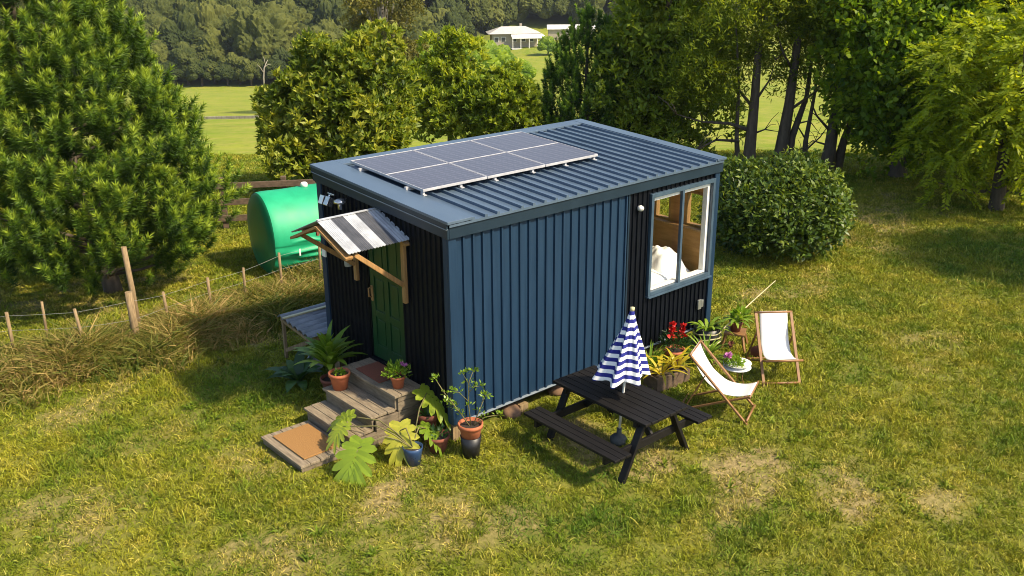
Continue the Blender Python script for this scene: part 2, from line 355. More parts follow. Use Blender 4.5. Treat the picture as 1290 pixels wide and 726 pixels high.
def npmesh(name, V, nper, mat, attrs=None, parent=None, loc=None):
    """V: (N, nper, 3) polygons without shared vertices; attrs: name -> (N,) per-polygon floats"""
    N = V.shape[0]; me = bpy.data.meshes.new(name)
    me.vertices.add(N * nper); me.vertices.foreach_set('co', np.ascontiguousarray(V, dtype=np.float32).ravel())
    me.loops.add(N * nper); me.loops.foreach_set('vertex_index', np.arange(N * nper, dtype=np.int32))
    me.polygons.add(N); me.polygons.foreach_set('loop_start', np.arange(0, N * nper, nper, dtype=np.int32))
    me.update(calc_edges=True)
    for k, a in (attrs or {}).items():
        at = me.attributes.new(k, 'FLOAT', 'FACE'); at.data.foreach_set('value', np.ascontiguousarray(a, dtype=np.float32))
    me.materials.append(mat)
    o = bpy.data.objects.new(name, me); col.objects.link(o)
    if parent is not None: o.parent = parent
    if loc is not None: o.location = loc
    return o
def unit(a): return a / (np.linalg.norm(a, axis=-1, keepdims=True) + 1e-9)
def rdir(n): return unit(rng.normal(size=(n, 3)))
def leaves(C, D, l, wd, fold=.0, Nr=None):
    """rhombic leaves: base C, direction D (unit), length l, width wd"""
    n = len(C); l = np.broadcast_to(np.asarray(l, float), (n,))[:, None]; wd = np.broadcast_to(np.asarray(wd, float), (n,))[:, None]
    S = unit(np.cross(D, rdir(n) if Nr is None else Nr)); U = np.cross(S, D)
    mid = C + D * l * .45 + U * l * fold
    return np.stack([C, mid + S * wd * .5, C + D * l - U * l * fold * .6, mid - S * wd * .5], 1)
def needles(C, D, l, wd):
    n = len(C); S = unit(np.cross(D, rdir(n)))
    l = np.broadcast_to(np.asarray(l, float), (n,))[:, None]
    return np.stack([C - S * wd * .5, C + S * wd * .5, C + D * l], 1)
def fib(n):
    i = np.arange(n) + .5; ph = np.arccos(1 - 2 * i / n); th = math.pi * (1 + 5 ** .5) * i
    return np.stack([np.cos(th) * np.sin(ph), np.sin(th) * np.sin(ph), np.cos(ph)], 1)

# ------------------------------------------------------------------ tree builders (base at origin)
def crown_lobes(lobes, per, leaf_l, leaf_w, nl=7, spread=.10, up=.35, tint_up=.25, fold=.08, nrand=.75, coh=.55, tn=1.0):
    """lobes: (n,6) centre xyz + radii; sprays of leaves on each lobe's upper/outer shell"""
    Cs = []; Ds = []; Ts = []; Ns = []
    for (x, y, z, a, b, c) in lobes:
        n = max(6, int(per * (a * b + b * c + a * c) / 3))
        d = rdir(n); d[:, 2] = np.where(d[:, 2] < -.55, -d[:, 2], d[:, 2])
        rr = rng.uniform(.72, 1.06, n)[:, None]
        p = np.array([x, y, z]) + d * np.array([a, b, c]) * rr
        ax = unit(d + np.array([0, 0, up]) + rng.normal(size=(n, 3)) * .25)
        lt = rng.normal(0, .10)
        C = np.repeat(p, nl, 0) + rng.normal(size=(n * nl, 3)) * spread * .35
        A = np.repeat(ax, nl, 0)
        C = C + A * rng.uniform(0, spread, (n * nl, 1))
        D = unit(A * coh + rdir(n * nl) * 1.0 + np.array([0, 0, up * .5]))
        Ns.append(unit(A + np.array([0, 0, .35]) + rdir(n * nl) * nrand))
        t = np.repeat(.50 + tint_up * (rr[:, 0] - .85) * 2.2 + lt + rng.normal(0, .12 * tn, n), nl) + rng.normal(0, .13 * tn, n * nl)  # tip highlights and dark gaps put into leaf colour: lighter outward, darker inside
        Cs.append(C); Ds.append(D); Ts.append(t)
    C = np.concatenate(Cs); D = np.concatenate(Ds); T = np.clip(np.concatenate(Ts), 0, 1)
    L_ = leaf_l * rng.uniform(.65, 1.25, len(C))
    return leaves(C, D, L_, leaf_w * rng.uniform(.8, 1.2, len(C)), fold, np.concatenate(Ns)), T
def ball_lobes(rx, ry, rz, h, n, lr, bottom=-.7, jit=.14, shape=None):
    """lobes over an ellipsoid of radii rx, ry, rz centred at height h"""
    out = []
    for d in fib(n):
        if d[2] < bottom: continue
        k = .74 + rng.normal(0, jit)
        f = 1.0 if shape is None else shape(d[2])
        r_ = lr * rng.uniform(.7, 1.3)
        out.append((d[0] * rx * k * f, d[1] * ry * k * f, h + d[2] * rz * k, r_, r_, r_ * rng.uniform(.9, 1.3)))
    for _ in range(n // 4):
        d = rdir(1)[0] * rng.uniform(.1, .55); out.append((d[0] * rx, d[1] * ry, h + d[2] * rz, lr * 1.2, lr * 1.2, lr * 1.2))
    return out
def limb_set(mb, trunk_top, targets, r0, base_frac=.35, n=6):
    """limbs from the trunk axis to the given points"""
    for tg in targets:
        tg = Vector(tg); f = base_frac + (1 - base_frac) * random.uniform(.0, .75)
        st_ = Vector(trunk_top) * min(f, max(.12, tg.z / max(trunk_top[2], .1) * .75))
        mid = st_.lerp(tg, .5) + Vector((random.uniform(-.15, .15), random.uniform(-.15, .15), -.08 * (tg - st_).length + random.uniform(-.1, .15)))
        mb.tube([st_, st_.lerp(mid, .5) + Vector((0, 0, .03)), mid, mid.lerp(tg, .55), tg], [r0, r0 * .75, r0 * .55, r0 * .35, r0 * .12], n)
def broad_tree(name, label, x, y, lobes, per, leaf, mat, trunk_r, trunk_h, bark='bark', up=.35, nl=7, cat='tree', group=None, spread=.12, z=None, limbs=14, tint_up=.25, nrand=.75, coh=.55):
    z = gzf(x, y) - .03 if z is None else z
    root = thing(name, label, cat, (x, y, z), 0, group)
    V, T = crown_lobes(lobes, per, leaf[0], leaf[1], nl, spread, up, tint_up, .08, nrand, coh)
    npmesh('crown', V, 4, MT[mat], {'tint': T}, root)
    mb = MB(); tp = (random.uniform(-.1, .1), random.uniform(-.1, .1), trunk_h)
    mb.tube([(0, 0, -.15), (0, 0, .1), (tp[0] * .4, tp[1] * .4, trunk_h * .4), (tp[0] * .8, tp[1] * .8, trunk_h * .75), tp], [trunk_r * 1.35, trunk_r, trunk_r * .8, trunk_r * .55, trunk_r * .2], 10)
    sel = random.sample(range(len(lobes)), min(limbs, len(lobes)))
    limb_set(mb, tp, [lobes[i][:3] for i in sel], trunk_r * .35)
    mb.build('trunk', MT[bark], root)
    return root
def pine_tree(name, label, x, y, H, Rf, nl, lob, shoots, nd, mat, trunk_r, needle=(.13, .013), upk=.75, group=None, seed=1, h0=.5, lean=(0, 0)):
    root = thing(name, label, 'tree', (x, y, gzf(x, y) - .03), 0, group)
    Cs = []; Ds = []; Ts = []; Ls = []; targets = []
    ga = math.pi * (3 - 5 ** .5)
    # lobes spread by crown area
    hs = np.linspace(0, 1, 400); area = np.array([Rf(q) for q in hs]); cum = np.cumsum(area) / area.sum()
    for i in range(nl):
        q = float(np.interp((i + .5) / nl, cum, hs)) + rng.normal(0, .012); q = min(max(q, 0), .985)
        h = h0 + q * (H - h0); rr = Rf(q); a = i * ga + rng.normal(0, .25)
        inner = rng.random() < .22
        k = rng.uniform(.35, .6) if inner else rng.uniform(.74, 1.02)
        out = np.array([math.cos(a), math.sin(a), 0]); c = out * rr * k + np.array([lean[0] * q, lean[1] * q, h])
        tilt = (1 - q) * .55 + .12
        ax = unit(out * tilt + np.array([0, 0, upk]) + rng.normal(size=3) * .12)
        targets.append(tuple(c - ax * lob[1] * .6))
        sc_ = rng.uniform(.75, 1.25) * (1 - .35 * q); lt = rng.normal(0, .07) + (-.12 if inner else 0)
        n = max(3, int(shoots * sc_)); s1 = unit(np.cross(ax, rdir(1)[0])); s2 = np.cross(ax, s1)
        th = rng.uniform(0, 2 * math.pi, n); rad = np.sqrt(rng.uniform(0, 1, n)); rad[0] = 0
        rv = s1 * np.cos(th)[:, None] + s2 * np.sin(th)[:, None]
        P = c + rv * (lob[0] * sc_ * rad)[:, None] + ax * (rng.uniform(-.6, .15, n) * lob[1] * sc_ - rad * .12)[:, None]
        A = unit(ax * .9 + rv * (.55 * rad)[:, None] + rng.normal(size=(n, 3)) * .12 + np.array([0, 0, .3]))
        sl_ = lob[2] * rng.uniform(.75, 1.25, n) * (1.1 - .3 * rad)
        u = rng.uniform(0, 1, (n, nd)) ** .8; PP = P[:, None, :] + A[:, None, :] * (u * sl_[:, None])[:, :, None]
        rd = rdir(n * nd).reshape(n, nd, 3); rd = unit(rd - A[:, None, :] * (rd * A[:, None, :]).sum(-1, keepdims=True))
        DD = unit(A[:, None, :] * (.35 + .55 * u[:, :, None] ** 3) + rd * (1.0 - .45 * u[:, :, None] ** 4))
        t = .26 + lt + .85 * (u ** 2.4 - .20) + rng.normal(0, .1, (n, 1)) + rng.normal(0, .07, (n, nd))  # sunlit shoot tips painted into the needle tint, darker at the base
        Cs.append(PP.reshape(-1, 3)); Ds.append(DD.reshape(-1, 3)); Ts.append(t.ravel())
    C = np.concatenate(Cs); D = np.concatenate(Ds); T = np.clip(np.concatenate(Ts), 0, 1)
    V = needles(C, D, needle[0] * rng.uniform(.7, 1.2, len(C)), needle[1])
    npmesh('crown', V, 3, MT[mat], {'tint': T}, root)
    mb = MB(); L_ = Vector((lean[0], lean[1], 0))
    mb.tube([(0, 0, -.2), (0, 0, .15), L_ * .3 + Vector((0.03, 0, H * .3)), L_ * .6 + Vector((0, .03, H * .6)), L_ * .95 + Vector((0, 0, H * .95))], [trunk_r * 1.3, trunk_r, trunk_r * .8, trunk_r * .5, .02], 10)
    for tg in random.sample(targets, min(60, len(targets))):
        tg = Vector(tg); hb = max(.35, tg.z - .55 * math.hypot(tg.x, tg.y)); b0 = L_ * (hb / H) + Vector((0, 0, hb)); r_ = trunk_r * .22
        mb.tube([b0, b0.lerp(tg, .5) + Vector((0, 0, -.06)), tg], [r_, r_ * .7, r_ * .25], 5)
    mb.build('trunk', MT['bark'], root)
    return root

# ================================================================== GROUND
def build_ground():
    na = 300
    rad = np.concatenate([np.arange(0, 22, .16), np.geomspace(22, 900, 110)])
    a = np.linspace(0, 2 * math.pi, na, endpoint=False)
    rr, aa = np.meshgrid(rad[1:], a, indexing='ij')
    x = np.concatenate([[0.], (rr * np.cos(aa)).ravel()]) + .5; y = np.concatenate([[0.], (rr * np.sin(aa)).ravel()]) - .5
    z = gz(x, y)
    nr = len(rad) - 1
    i = np.arange(nr - 1)[:, None] * na + 1; k = np.arange(na)[None, :]
    q = np.stack([i + k, i + na + k, i + na + (k + 1) % na, i + (k + 1) % na], -1).reshape(-1, 4)
    me = bpy.data.meshes.new('ground')
    tri = np.stack([np.zeros(na, int), 1 + np.arange(na), 1 + (np.arange(na) + 1) % na], 1)
    me.from_pydata(np.stack([x, y, z], 1).tolist(), [], q.tolist() + tri.tolist())
    for n_, arr in (('dry', patch(x, y, DRY)), ('green', patch(x, y, GREEN))):
        at = me.attributes.new(n_, 'FLOAT', 'POINT'); at.data.foreach_set('value', arr.astype(np.float32))
    s, t = st(x, y)
    far = np.clip((s - 24.5 - np.clip((t - 8), 0, 3)) / 4, 0, 1)
    at = me.attributes.new('far', 'FLOAT', 'POINT'); at.data.foreach_set('value', far.astype(np.float32))
    wd = 1 / (1 + np.exp(-(t + 13) / 5)); at = me.attributes.new('wood', 'FLOAT', 'POINT'); at.data.foreach_set('value', np.clip((s - 238 - 76 * wd) / 6, 0, 1).astype(np.float32))
    for p_ in me.polygons: p_.use_smooth = True
    me.materials.append(MT['ground'])
    o = bpy.data.objects.new('ground', me); col.objects.link(o); tag(o, 'grassy lawn and paddock falling away to wooded hills', 'ground', kind='structure')
build_ground()

def blade_quads(C, S, mid, tip, k):
    a, b = C - S * .5, C + S * .5; c, d = mid + S * .5 * k, mid - S * .5 * k; e, f = tip + S * .06, tip - S * .06
    return np.stack([np.stack([a, b, c, d], 1), np.stack([d, c, e, f], 1)], 1).reshape(-1, 4, 3)
def build_lawn():
    # tufts: denser where the turf is seen close
    N = 170000
    d = rng.uniform(0, 1, N); s = 2.4 + (34 - 2.4) * d ** 1.35
    t = rng.uniform(-1, 1, N) * (.66 * s + 3.6)
    keep = rng.random(N) < np.clip((.66 * s + 3.6) / 10.5 * (d ** .35), .2, 1)
    s, t = s[keep], t[keep]
    x = CAM.x + s * F2[0] + t * T2[0]; y = CAM.y + s * F2[1] + t * T2[1]
    dry = patch(x, y, DRY); grn = patch(x, y, GREEN)
    k = (rng.random(len(x)) > dry * .62)
    k &= ~((x > .05) & (x < 5.2) & (y > .12) & (y < 2.9))                       # not under the cabin
    k &= ~((x > -1.84) & (x < 0) & (y > .72) & (y < 1.8))
    x, y, s, dry, grn = x[k], y[k], s[k], dry[k], grn[k]
    nb = 11; n = len(x)
    hn = .5 + .5 * np.sin(x * 1.9 + np.sin(y * 2.3) * 1.3) * np.sin(y * 1.7 + 1) 
    H = .84 * (.040 + .038 * hn + .03 * grn * hn + .022 * rng.random(n)) * (1 - .35 * dry)
    H = np.where(rng.random(n) < .05, H * 1.7, H)
    X = np.repeat(x, nb) + rng.normal(0, .035 + .0016 * np.repeat(s, nb)); Y = np.repeat(y, nb) + rng.normal(0, .035 + .0016 * np.repeat(s, nb))
    Z = gz(X, Y) - .004
    ln = np.repeat(H, nb) * rng.uniform(.55, 1.5, n * nb)
    D = rng.normal(size=(n * nb, 3)); D[:, 2] = np.abs(D[:, 2]) * .6 + rng.uniform(.35, 1.3, n * nb); D = unit(D)
    C = np.stack([X, Y, Z], 1); wd = .0045 + .00062 * np.repeat(s, nb)
    S = unit(np.cross(D, rdir(n * nb))) * (wd * rng.uniform(.7, 1.3, n * nb))[:, None]
    tip = C + D * (ln * 1.35)[:, None]; tip[:, 2] -= ln * .30
    mid = C + D * (ln * .75)[:, None]
    V = blade_quads(C, S, mid, tip, .84); tn = rng.random(n * nb)
    m = rng.choice(n, 2600, replace=False); m = m[(np.sin(x[m] * .9 + 2) * np.sin(y[m] * .8 + x[m] * .3) > -.1)]; kb = 12; q = len(m) * kb
    C2 = np.stack([np.repeat(x[m], kb) + rng.normal(0, .02, q), np.repeat(y[m], kb) + rng.normal(0, .02, q), np.zeros(q)], 1); C2[:, 2] = gz(C2[:, 0], C2[:, 1])
    D2 = rng.normal(size=(q, 3)); D2[:, 2] = np.abs(D2[:, 2]) * .4 + .55; D2 = unit(D2); l2 = rng.uniform(.06, .14, q)
    S2 = unit(np.cross(D2, rdir(q))) * rng.uniform(.012, .024, q)[:, None]; t2 = C2 + D2 * (l2 * 1.3)[:, None]; t2[:, 2] -= l2 * .4
    V = np.concatenate([V, blade_quads(C2, S2, C2 + D2 * (l2 * .7)[:, None], t2, 1.0)]); tn = np.concatenate([tn, rng.uniform(.2, .75, q)])
    dry = np.concatenate([np.repeat(dry, nb), np.zeros(q)]); grn = np.concatenate([np.repeat(grn, nb), np.full(q, .55)])
    o = npmesh('lawn_grass', V, 4, MT['blade'], {'tint': np.repeat(tn, 2), 'dry': np.repeat(dry, 2), 'green': np.repeat(grn, 2)})
    tag(o, 'short patchy green and straw coloured lawn grass', 'grass', kind='stuff')
build_lawn()

def build_long_grass():
    # rough band under the wire fence
    pl_ = [(-4.6, 6.2), (-3.0, 5.95), (-1.9, 5.75), (-.8, 5.85), (.4, 6.05), (1.5, 6.35), (2.4, 6.6)]
    n = 6500; u = rng.uniform(0, len(pl_) - 1.001, n); i = u.astype(int); f = u - i
    P = np.array(pl_); x = P[i, 0] * (1 - f) + P[i + 1, 0] * f; y = P[i, 1] * (1 - f) + P[i + 1, 1] * f
    off = rng.normal(0, .42, n); y = y + off + rng.normal(0, .1, n); x = x + rng.normal(0, .12, n)
    clump = .5 + .5 * np.sin(x * 3.3 + np.sin(y * 2.9) * 2)
    nb = 10
    h = (.20 + .42 * rng.random(n) ** 1.6) * (1 - .45 * np.abs(off)) * (.75 + .4 * clump) * np.where(x > .6, .85, 1)
    X = np.repeat(x, nb) + rng.normal(0, .045, n * nb); Y = np.repeat(y, nb) + rng.normal(0, .045, n * nb)
    C = np.stack([X, Y, gz(X, Y) - .01], 1); ln = np.repeat(h, nb) * rng.uniform(.5, 1.4, n * nb)
    D = rng.normal(size=(n * nb, 3)) * .72; D[:, 2] = np.abs(D[:, 2]) + 1.1; D = unit(D)
    S = unit(np.cross(D, rdir(n * nb))) * (.019 * rng.uniform(.5, 1.5, n * nb))[:, None]
    hd = unit(np.stack([D[:, 0], D[:, 1], np.zeros(len(D))], 1))
    m1 = C + D * (ln * .55)[:, None]; tip = C + D * (ln * .95)[:, None] + hd * (ln * .28)[:, None]; tip[:, 2] -= ln * .14
    V = blade_quads(C, S, m1, tip, .9)
    brown = np.clip(.5 + .8 * np.sin(x * 1.4 + .6) * np.sin(y * 2 + x) + .5 * (np.abs(x + .9) < .9), 0, 1)
    T = np.clip(np.repeat(rng.uniform(-.1, .6, n) + .36 * brown, nb) + rng.normal(0, .2, n * nb), 0, 1)
    o = npmesh('long_grass', V, 4, MT['weeds'], {'tint': np.repeat(T, 2)})
    tag(o, 'tangled long green and brown grass below the wire fence', 'grass', kind='stuff')
build_long_grass()

# ================================================================== HILLS FOREST
def ico(sub):
    bm = bmesh.new(); bmesh.ops.create_icosphere(bm, subdivisions=sub, radius=1); bm.verts.ensure_lookup_table()
    v = np.array([q.co[:] for q in bm.verts]); f = np.array([[q.index for q in p_.verts] for p_ in bm.faces]); bm.free(); return v, f
def billow(sub, nlobe=20, rough=.05, flat=.8):
    """crown outline as seen from its centre: the union of many leafy billows"""
    d, f = ico(sub); d = d / np.linalg.norm(d, axis=1, keepdims=True); r_ = np.full(len(d), .45)
    for c in fib(nlobe):
        if c[2] < -.5: continue
        c = (c + rng.normal(0, .12, 3)) * rng.uniform(.55, .78); rho = rng.uniform(.26, .42); dc = d @ c; disc = rho ** 2 - c @ c + dc ** 2
        r_ = np.where((disc > 0) & (dc > 0), np.maximum(r_, dc + np.sqrt(np.maximum(disc, 0))), r_)
    r_ = r_ * (1 + rng.normal(0, rough, len(d))); p = d * r_[:, None]; p[:, 2] *= flat
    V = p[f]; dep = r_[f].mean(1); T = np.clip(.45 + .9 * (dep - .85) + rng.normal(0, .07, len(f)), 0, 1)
    return V, T
def build_forest():
    rows = []
    s = 238.
    while s < 620:
        step = 6.3 + (s - 238) * .012
        for t in np.arange(-.66 * s, .66 * s, step):
            rows.append((s + rng.normal(0, step * .3), t + rng.normal(0, step * .3), step))
        s += step * .9
    rows = np.array(rows); s, t, step = rows.T
    wgt = 1 / (1 + np.exp(-(t + 13) / 5)); k = s > 240 + 76 * wgt; s, t, step = s[k], t[k], step[k]
    x = CAM.x + s * F2[0] + t * T2[0]; y = CAM.y + s * F2[1] + t * T2[1]
    n = len(x); r_ = step * rng.uniform(.55, 1.0, n); big = rng.random(n) < .12; r_ = np.where(big, r_ * 1.35, r_)
    h = r_ * rng.uniform(.8, 1.25, n); z = gz(x, y) + h * .75 + rng.random(n) * 3.2
    me = bpy.data.meshes.new('hill_forest'); me.vertices.add(n); me.vertices.foreach_set('co', np.stack([x, y, z], 1).astype(np.float32).ravel())
    for nm_, a, ty in (('scl', np.stack([r_, r_ * rng.uniform(.85, 1.15, n), h * 1.2], 1), 'FLOAT_VECTOR'), ('rot', np.stack([rng.normal(0, .12, n), rng.normal(0, .12, n), rng.uniform(0, 6.28, n)], 1), 'FLOAT_VECTOR')):
        at = me.attributes.new(nm_, ty, 'POINT'); at.data.foreach_set('vector', a.astype(np.float32).ravel())
    o = bpy.data.objects.new('hill_forest', me); col.objects.link(o)
    tc = bpy.data.collections.new('forest_crowns')
    for q in range(6):
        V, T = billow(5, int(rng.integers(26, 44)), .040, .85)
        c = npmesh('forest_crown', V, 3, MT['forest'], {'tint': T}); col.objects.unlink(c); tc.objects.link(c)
    g = bpy.data.node_groups.new('forest_scatter', 'GeometryNodeTree'); N = g.nodes; L = g.links
    g.interface.new_socket('Geometry', in_out='INPUT', socket_type='NodeSocketGeometry'); g.interface.new_socket('Geometry', in_out='OUTPUT', socket_type='NodeSocketGeometry')
    gi = N.new('NodeGroupInput'); go = N.new('NodeGroupOutput'); ip = N.new('GeometryNodeInstanceOnPoints'); ci = N.new('GeometryNodeCollectionInfo')
    ci.inputs['Collection'].default_value = tc; ci.inputs['Separate Children'].default_value = True; ci.inputs['Reset Children'].default_value = True
    def at_(nm_):
        a = N.new('GeometryNodeInputNamedAttribute'); a.data_type = 'FLOAT_VECTOR'; a.inputs['Name'].default_value = nm_; return a.outputs['Attribute']
    L.new(gi.outputs[0], ip.inputs['Points']); L.new(ci.outputs[0], ip.inputs['Instance']); ip.inputs['Pick Instance'].default_value = True
    L.new(at_('scl'), ip.inputs['Scale']); L.new(at_('rot'), ip.inputs['Rotation']); L.new(ip.outputs[0], go.inputs[0])
    m_ = o.modifiers.new('scatter', 'NODES'); m_.node_group = g
    tag(o, 'dense dark native forest covering the hills behind the paddocks', 'forest', kind='stuff')
    print('forest crowns', n)
build_forest()

def proto_far_tree(name, label, mat, per, leaf, shape=1.0):
    lob = [tuple(q * .7 + np.array([0, 0, 1.05])) for q in fib(30) if q[2] > -.4]
    V, T = billow(5, 34, .035, .85 * shape); V = V + np.array([0, 0, 1.0 * shape])
    root = thing(name, label, 'tree'); npmesh('crown', V, 3, MT[mat], {'tint': T}, root)
    mb = MB(); mb.tube([(0, 0, -.2), (0, 0, .5), (0.05, 0, 1.1 * shape)], [.09, .07, .03], 7)
    limb_set(mb, (.05, 0, 1.1 * shape), [l_[:3] for l_ in lob[::5]], .03); mb.build('trunk', MT['bark'], root)
    return root
def at_px(px, s):
    """ground point at image column px (of 1290) and horizontal distance s"""
    t = (px - 645) / 1199.85 * (s * .9411 + .338 * 20)
    return CAM.x + s * F2[0] + t * T2[0], CAM.y + s * F2[1] + t * T2[1]
edge = proto_far_tree('edge_tree', 'rounded olive bush tree along the far edge of the paddock', 'forest', 420, (.13, .10))
tag(edge, group='trees along the far paddock edge'); first = True
for i, (px, s, k) in enumerate([(196, 238, 4.2), (214, 234, 3.8), (232, 236, 4.6), (250, 233, 3.6), (266, 237, 4.4), (283, 233, 3.2), (298, 235, 4.0), (313, 232, 3.0), (328, 236, 3.8), (345, 233, 3.4), (362, 236, 4.2), (380, 234, 3.6), (222, 246, 5.0), (258, 247, 5.2), (292, 246, 5.0), (325, 247, 4.8)]):
    o = edge if first else copy_tree(edge); first = False
    x, y = at_px(px, s); o.location = (x, y, gzf(x, y) - .2); o.rotation_euler[2] = i * 1.7; o.scale = (k, k, k * random.uniform(.9, 1.15))
dk = proto_far_tree('paddock_tree', 'dark rounded tree on the slope before the white roofed farmhouse', 'dark_leaf', 420, (.12, .09))
tag(dk, group='dark trees before the farmhouse')
for i, (px, s, k) in enumerate([(560, 185, 5.6), (588, 200, 6.0), (612, 205, 5.2), (632, 215, 4.4), (655, 190, 3.2), (535, 190, 5.6), (508, 205, 6.0), (545, 215, 6.2), (600, 186, 4.8)]):
    o = dk if i == 0 else copy_tree(dk)
    x, y = at_px(px, s); o.location = (x, y, gzf(x, y) - .2); o.rotation_euler[2] = i * 2.1; o.scale = (k, k, k * random.uniform(.75, .95))
o = copy_tree(dk); o['label'] = 'small round garden tree right of the white roofed farmhouse'; del o['group']
x, y = at_px(693, 262); o.location = (x, y, gzf(x, y) - .2); o.scale = (2.9, 2.9, 2.6)

# pale dead tree standing at the paddock edge
x, y = at_px(329, 226); t_ = thing('bare_tree', 'pale leafless tree at the far paddock edge', 'tree', (x, y, gzf(x, y)))
mb = MB(); mb.tube([(0, 0, -.2), (.1, 0, 2.4), (.5, .1, 4.6), (1.6, .1, 6.4)], [.22, .18, .14, .05], 7); mb.build('trunk', MT['palebark'], t_)
mb = MB()
for a_, b_ in (((.3, 0, 3.4), (-1.2, .2, 5.6)), ((.5, .1, 4.6), (2.2, -.3, 5.4)), ((.9, .1, 5.4), (.7, .4, 7.2))):
    mb.tube([a_, Vector(a_).lerp(Vector(b_), .5) + Vector((0, 0, .3)), b_], [.10, .07, .03], 5)
mb.build('branch', MT['palebark'], t_)

# ================================================================== FARMHOUSE FAR OFF
def farmhouse():
    x, y = at_px(650, 286); z = gzf(x, y)
    h = thing('farmhouse', 'white roofed farmhouse with a verandah on the far hillside', 'house', (x, y, z + 1.2), math.atan2(T2[1], T2[0]) + .12)
    def hip(mb, x0, x1, y0, y1, z0, z1, ins):
        vs = [(x0, y0, z0), (x1, y0, z0), (x1, y1, z0), (x0, y1, z0), (x0 + ins, (y0 + y1) / 2, z1), (x1 - ins, (y0 + y1) / 2, z1)]
        mb.add(vs, [(0, 1, 5, 4), (2, 3, 4, 5), (1, 2, 5), (3, 0, 4), (3, 2, 1, 0)])
    mb = MB(); mb.bx((-6.8, -3.6, -1.2), (6.2, 3.6, 2.7)); mb.build('wall', MT['housewall'], h)
    mb = MB(); hip(mb, -8, 7.4, -4.6, 4.6, 2.72, 4.5, 4.2); rf = mb.build('roof', MT['houseroof'], h)
    mb = MB(); mb.bx((1.6, .2, 4.2), (2.3, .9, 5.2)); mb.build('chimney', MT['housewall'], rf)
    mb = MB(); vs = [(-1.5, -7.4, 1.75), (8.6, -7.4, 1.75), (7.6, -4.2, 2.62), (-1.5, -4.2, 2.62)]
    mb.add(vs + [(a, b, c - .14) for a, b, c in vs], [(0, 1, 2, 3), (7, 6, 5, 4), (0, 4, 5, 1), (1, 5, 6, 2), (2, 6, 7, 3), (3, 7, 4, 0)]); v = mb.build('verandah_roof', MT['white'], h)
    for px in (-1.3, 1.0, 3.4, 5.8, 8.2):
        mb = MB(); mb.bx((px - .09, -7.3, -1.2), (px + .09, -7.12, 1.62)); mb.build('post', MT['white'], v)
    mb = MB(); mb.bx((-1.6, -7.4, -1.35), (8.6, -3.65, -1.2)); mb.build('deck', MT['white'], h)
    for wx in (-5.6, -3.6, -.4, 2.2, 4.6):
        mb = MB(); mb.bx((wx - .65, -3.66, .4), (wx + .65, -3.615, 1.8)); f = mb.build('window', MT['white'], h)
        mb = MB(); mb.bx((wx - .55, -3.70, .5), (wx + .55, -3.665, 1.7)); mb.build('pane', MT['hwin'], f)
    x, y = at_px(722, 300); z = gzf(x, y)
    g = thing('long_shed', 'long low white shed beyond the farmhouse', 'shed', (x, y, z + 1.5), math.atan2(T2[1], T2[0]))
    mb = MB(); mb.bx((-7, -2, -1.6), (7, 2, 1.7)); mb.build('wall', MT['housewall'], g)
    mb = MB(); vs = [(-7.4, -2.6, 1.72), (7.4, -2.6, 1.72), (7.4, 0, 2.9), (-7.4, 0, 2.9), (7.4, 2.6, 1.72), (-7.4, 2.6, 1.72)]
    mb.add(vs, [(0, 1, 2, 3), (3, 2, 4, 5), (5, 4, 1, 0), (1, 4, 2), (0, 3, 5)]); mb.build('roof', MT['white'], g)
farmhouse()

# ================================================================== TREES
def pineR(q):
    return 2.6 * (1 - q) ** .62 * min(1, .70 + q * 2.6) + .05
rng = np.random.default_rng(21)
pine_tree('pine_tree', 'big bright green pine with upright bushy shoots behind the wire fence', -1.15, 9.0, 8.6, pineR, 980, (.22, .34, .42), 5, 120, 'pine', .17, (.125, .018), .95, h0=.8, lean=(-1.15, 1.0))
def conR(q):
    return 1.72 * min(1, (.72 + q * 1.6)) * (1 - q ** 1.9) ** .75 + .03
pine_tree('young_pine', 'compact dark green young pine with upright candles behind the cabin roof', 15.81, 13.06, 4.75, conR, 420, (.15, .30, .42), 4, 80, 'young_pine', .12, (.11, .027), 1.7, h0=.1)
sh = lambda z: 1 - .12 * max(z, 0)
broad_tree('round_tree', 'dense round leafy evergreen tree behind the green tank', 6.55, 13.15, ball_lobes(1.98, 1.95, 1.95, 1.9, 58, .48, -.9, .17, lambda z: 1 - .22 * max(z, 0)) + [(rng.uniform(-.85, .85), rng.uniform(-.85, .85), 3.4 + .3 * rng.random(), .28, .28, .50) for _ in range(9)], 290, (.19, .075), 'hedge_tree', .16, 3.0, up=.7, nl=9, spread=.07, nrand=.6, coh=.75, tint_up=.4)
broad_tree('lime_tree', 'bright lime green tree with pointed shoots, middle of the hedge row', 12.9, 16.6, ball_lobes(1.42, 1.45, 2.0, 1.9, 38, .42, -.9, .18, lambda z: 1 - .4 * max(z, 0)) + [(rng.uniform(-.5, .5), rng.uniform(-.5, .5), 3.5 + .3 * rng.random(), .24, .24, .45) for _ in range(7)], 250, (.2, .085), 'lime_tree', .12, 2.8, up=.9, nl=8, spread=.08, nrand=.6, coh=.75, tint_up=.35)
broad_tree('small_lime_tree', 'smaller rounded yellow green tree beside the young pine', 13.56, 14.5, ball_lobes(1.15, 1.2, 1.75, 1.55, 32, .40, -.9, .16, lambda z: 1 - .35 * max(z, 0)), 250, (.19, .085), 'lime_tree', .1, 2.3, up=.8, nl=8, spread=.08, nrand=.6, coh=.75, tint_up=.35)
broad_tree('bushy_tree', 'tall bushy yellow green tree right of the young pine', 17.6, 11.2, ball_lobes(2.0, 2.1, 3.6, 3.2, 80, .58, -.95, .2), 180, (.22, .09), 'lime_tree', .2, 5.6, up=.6, nl=7, limbs=20, nrand=.6)
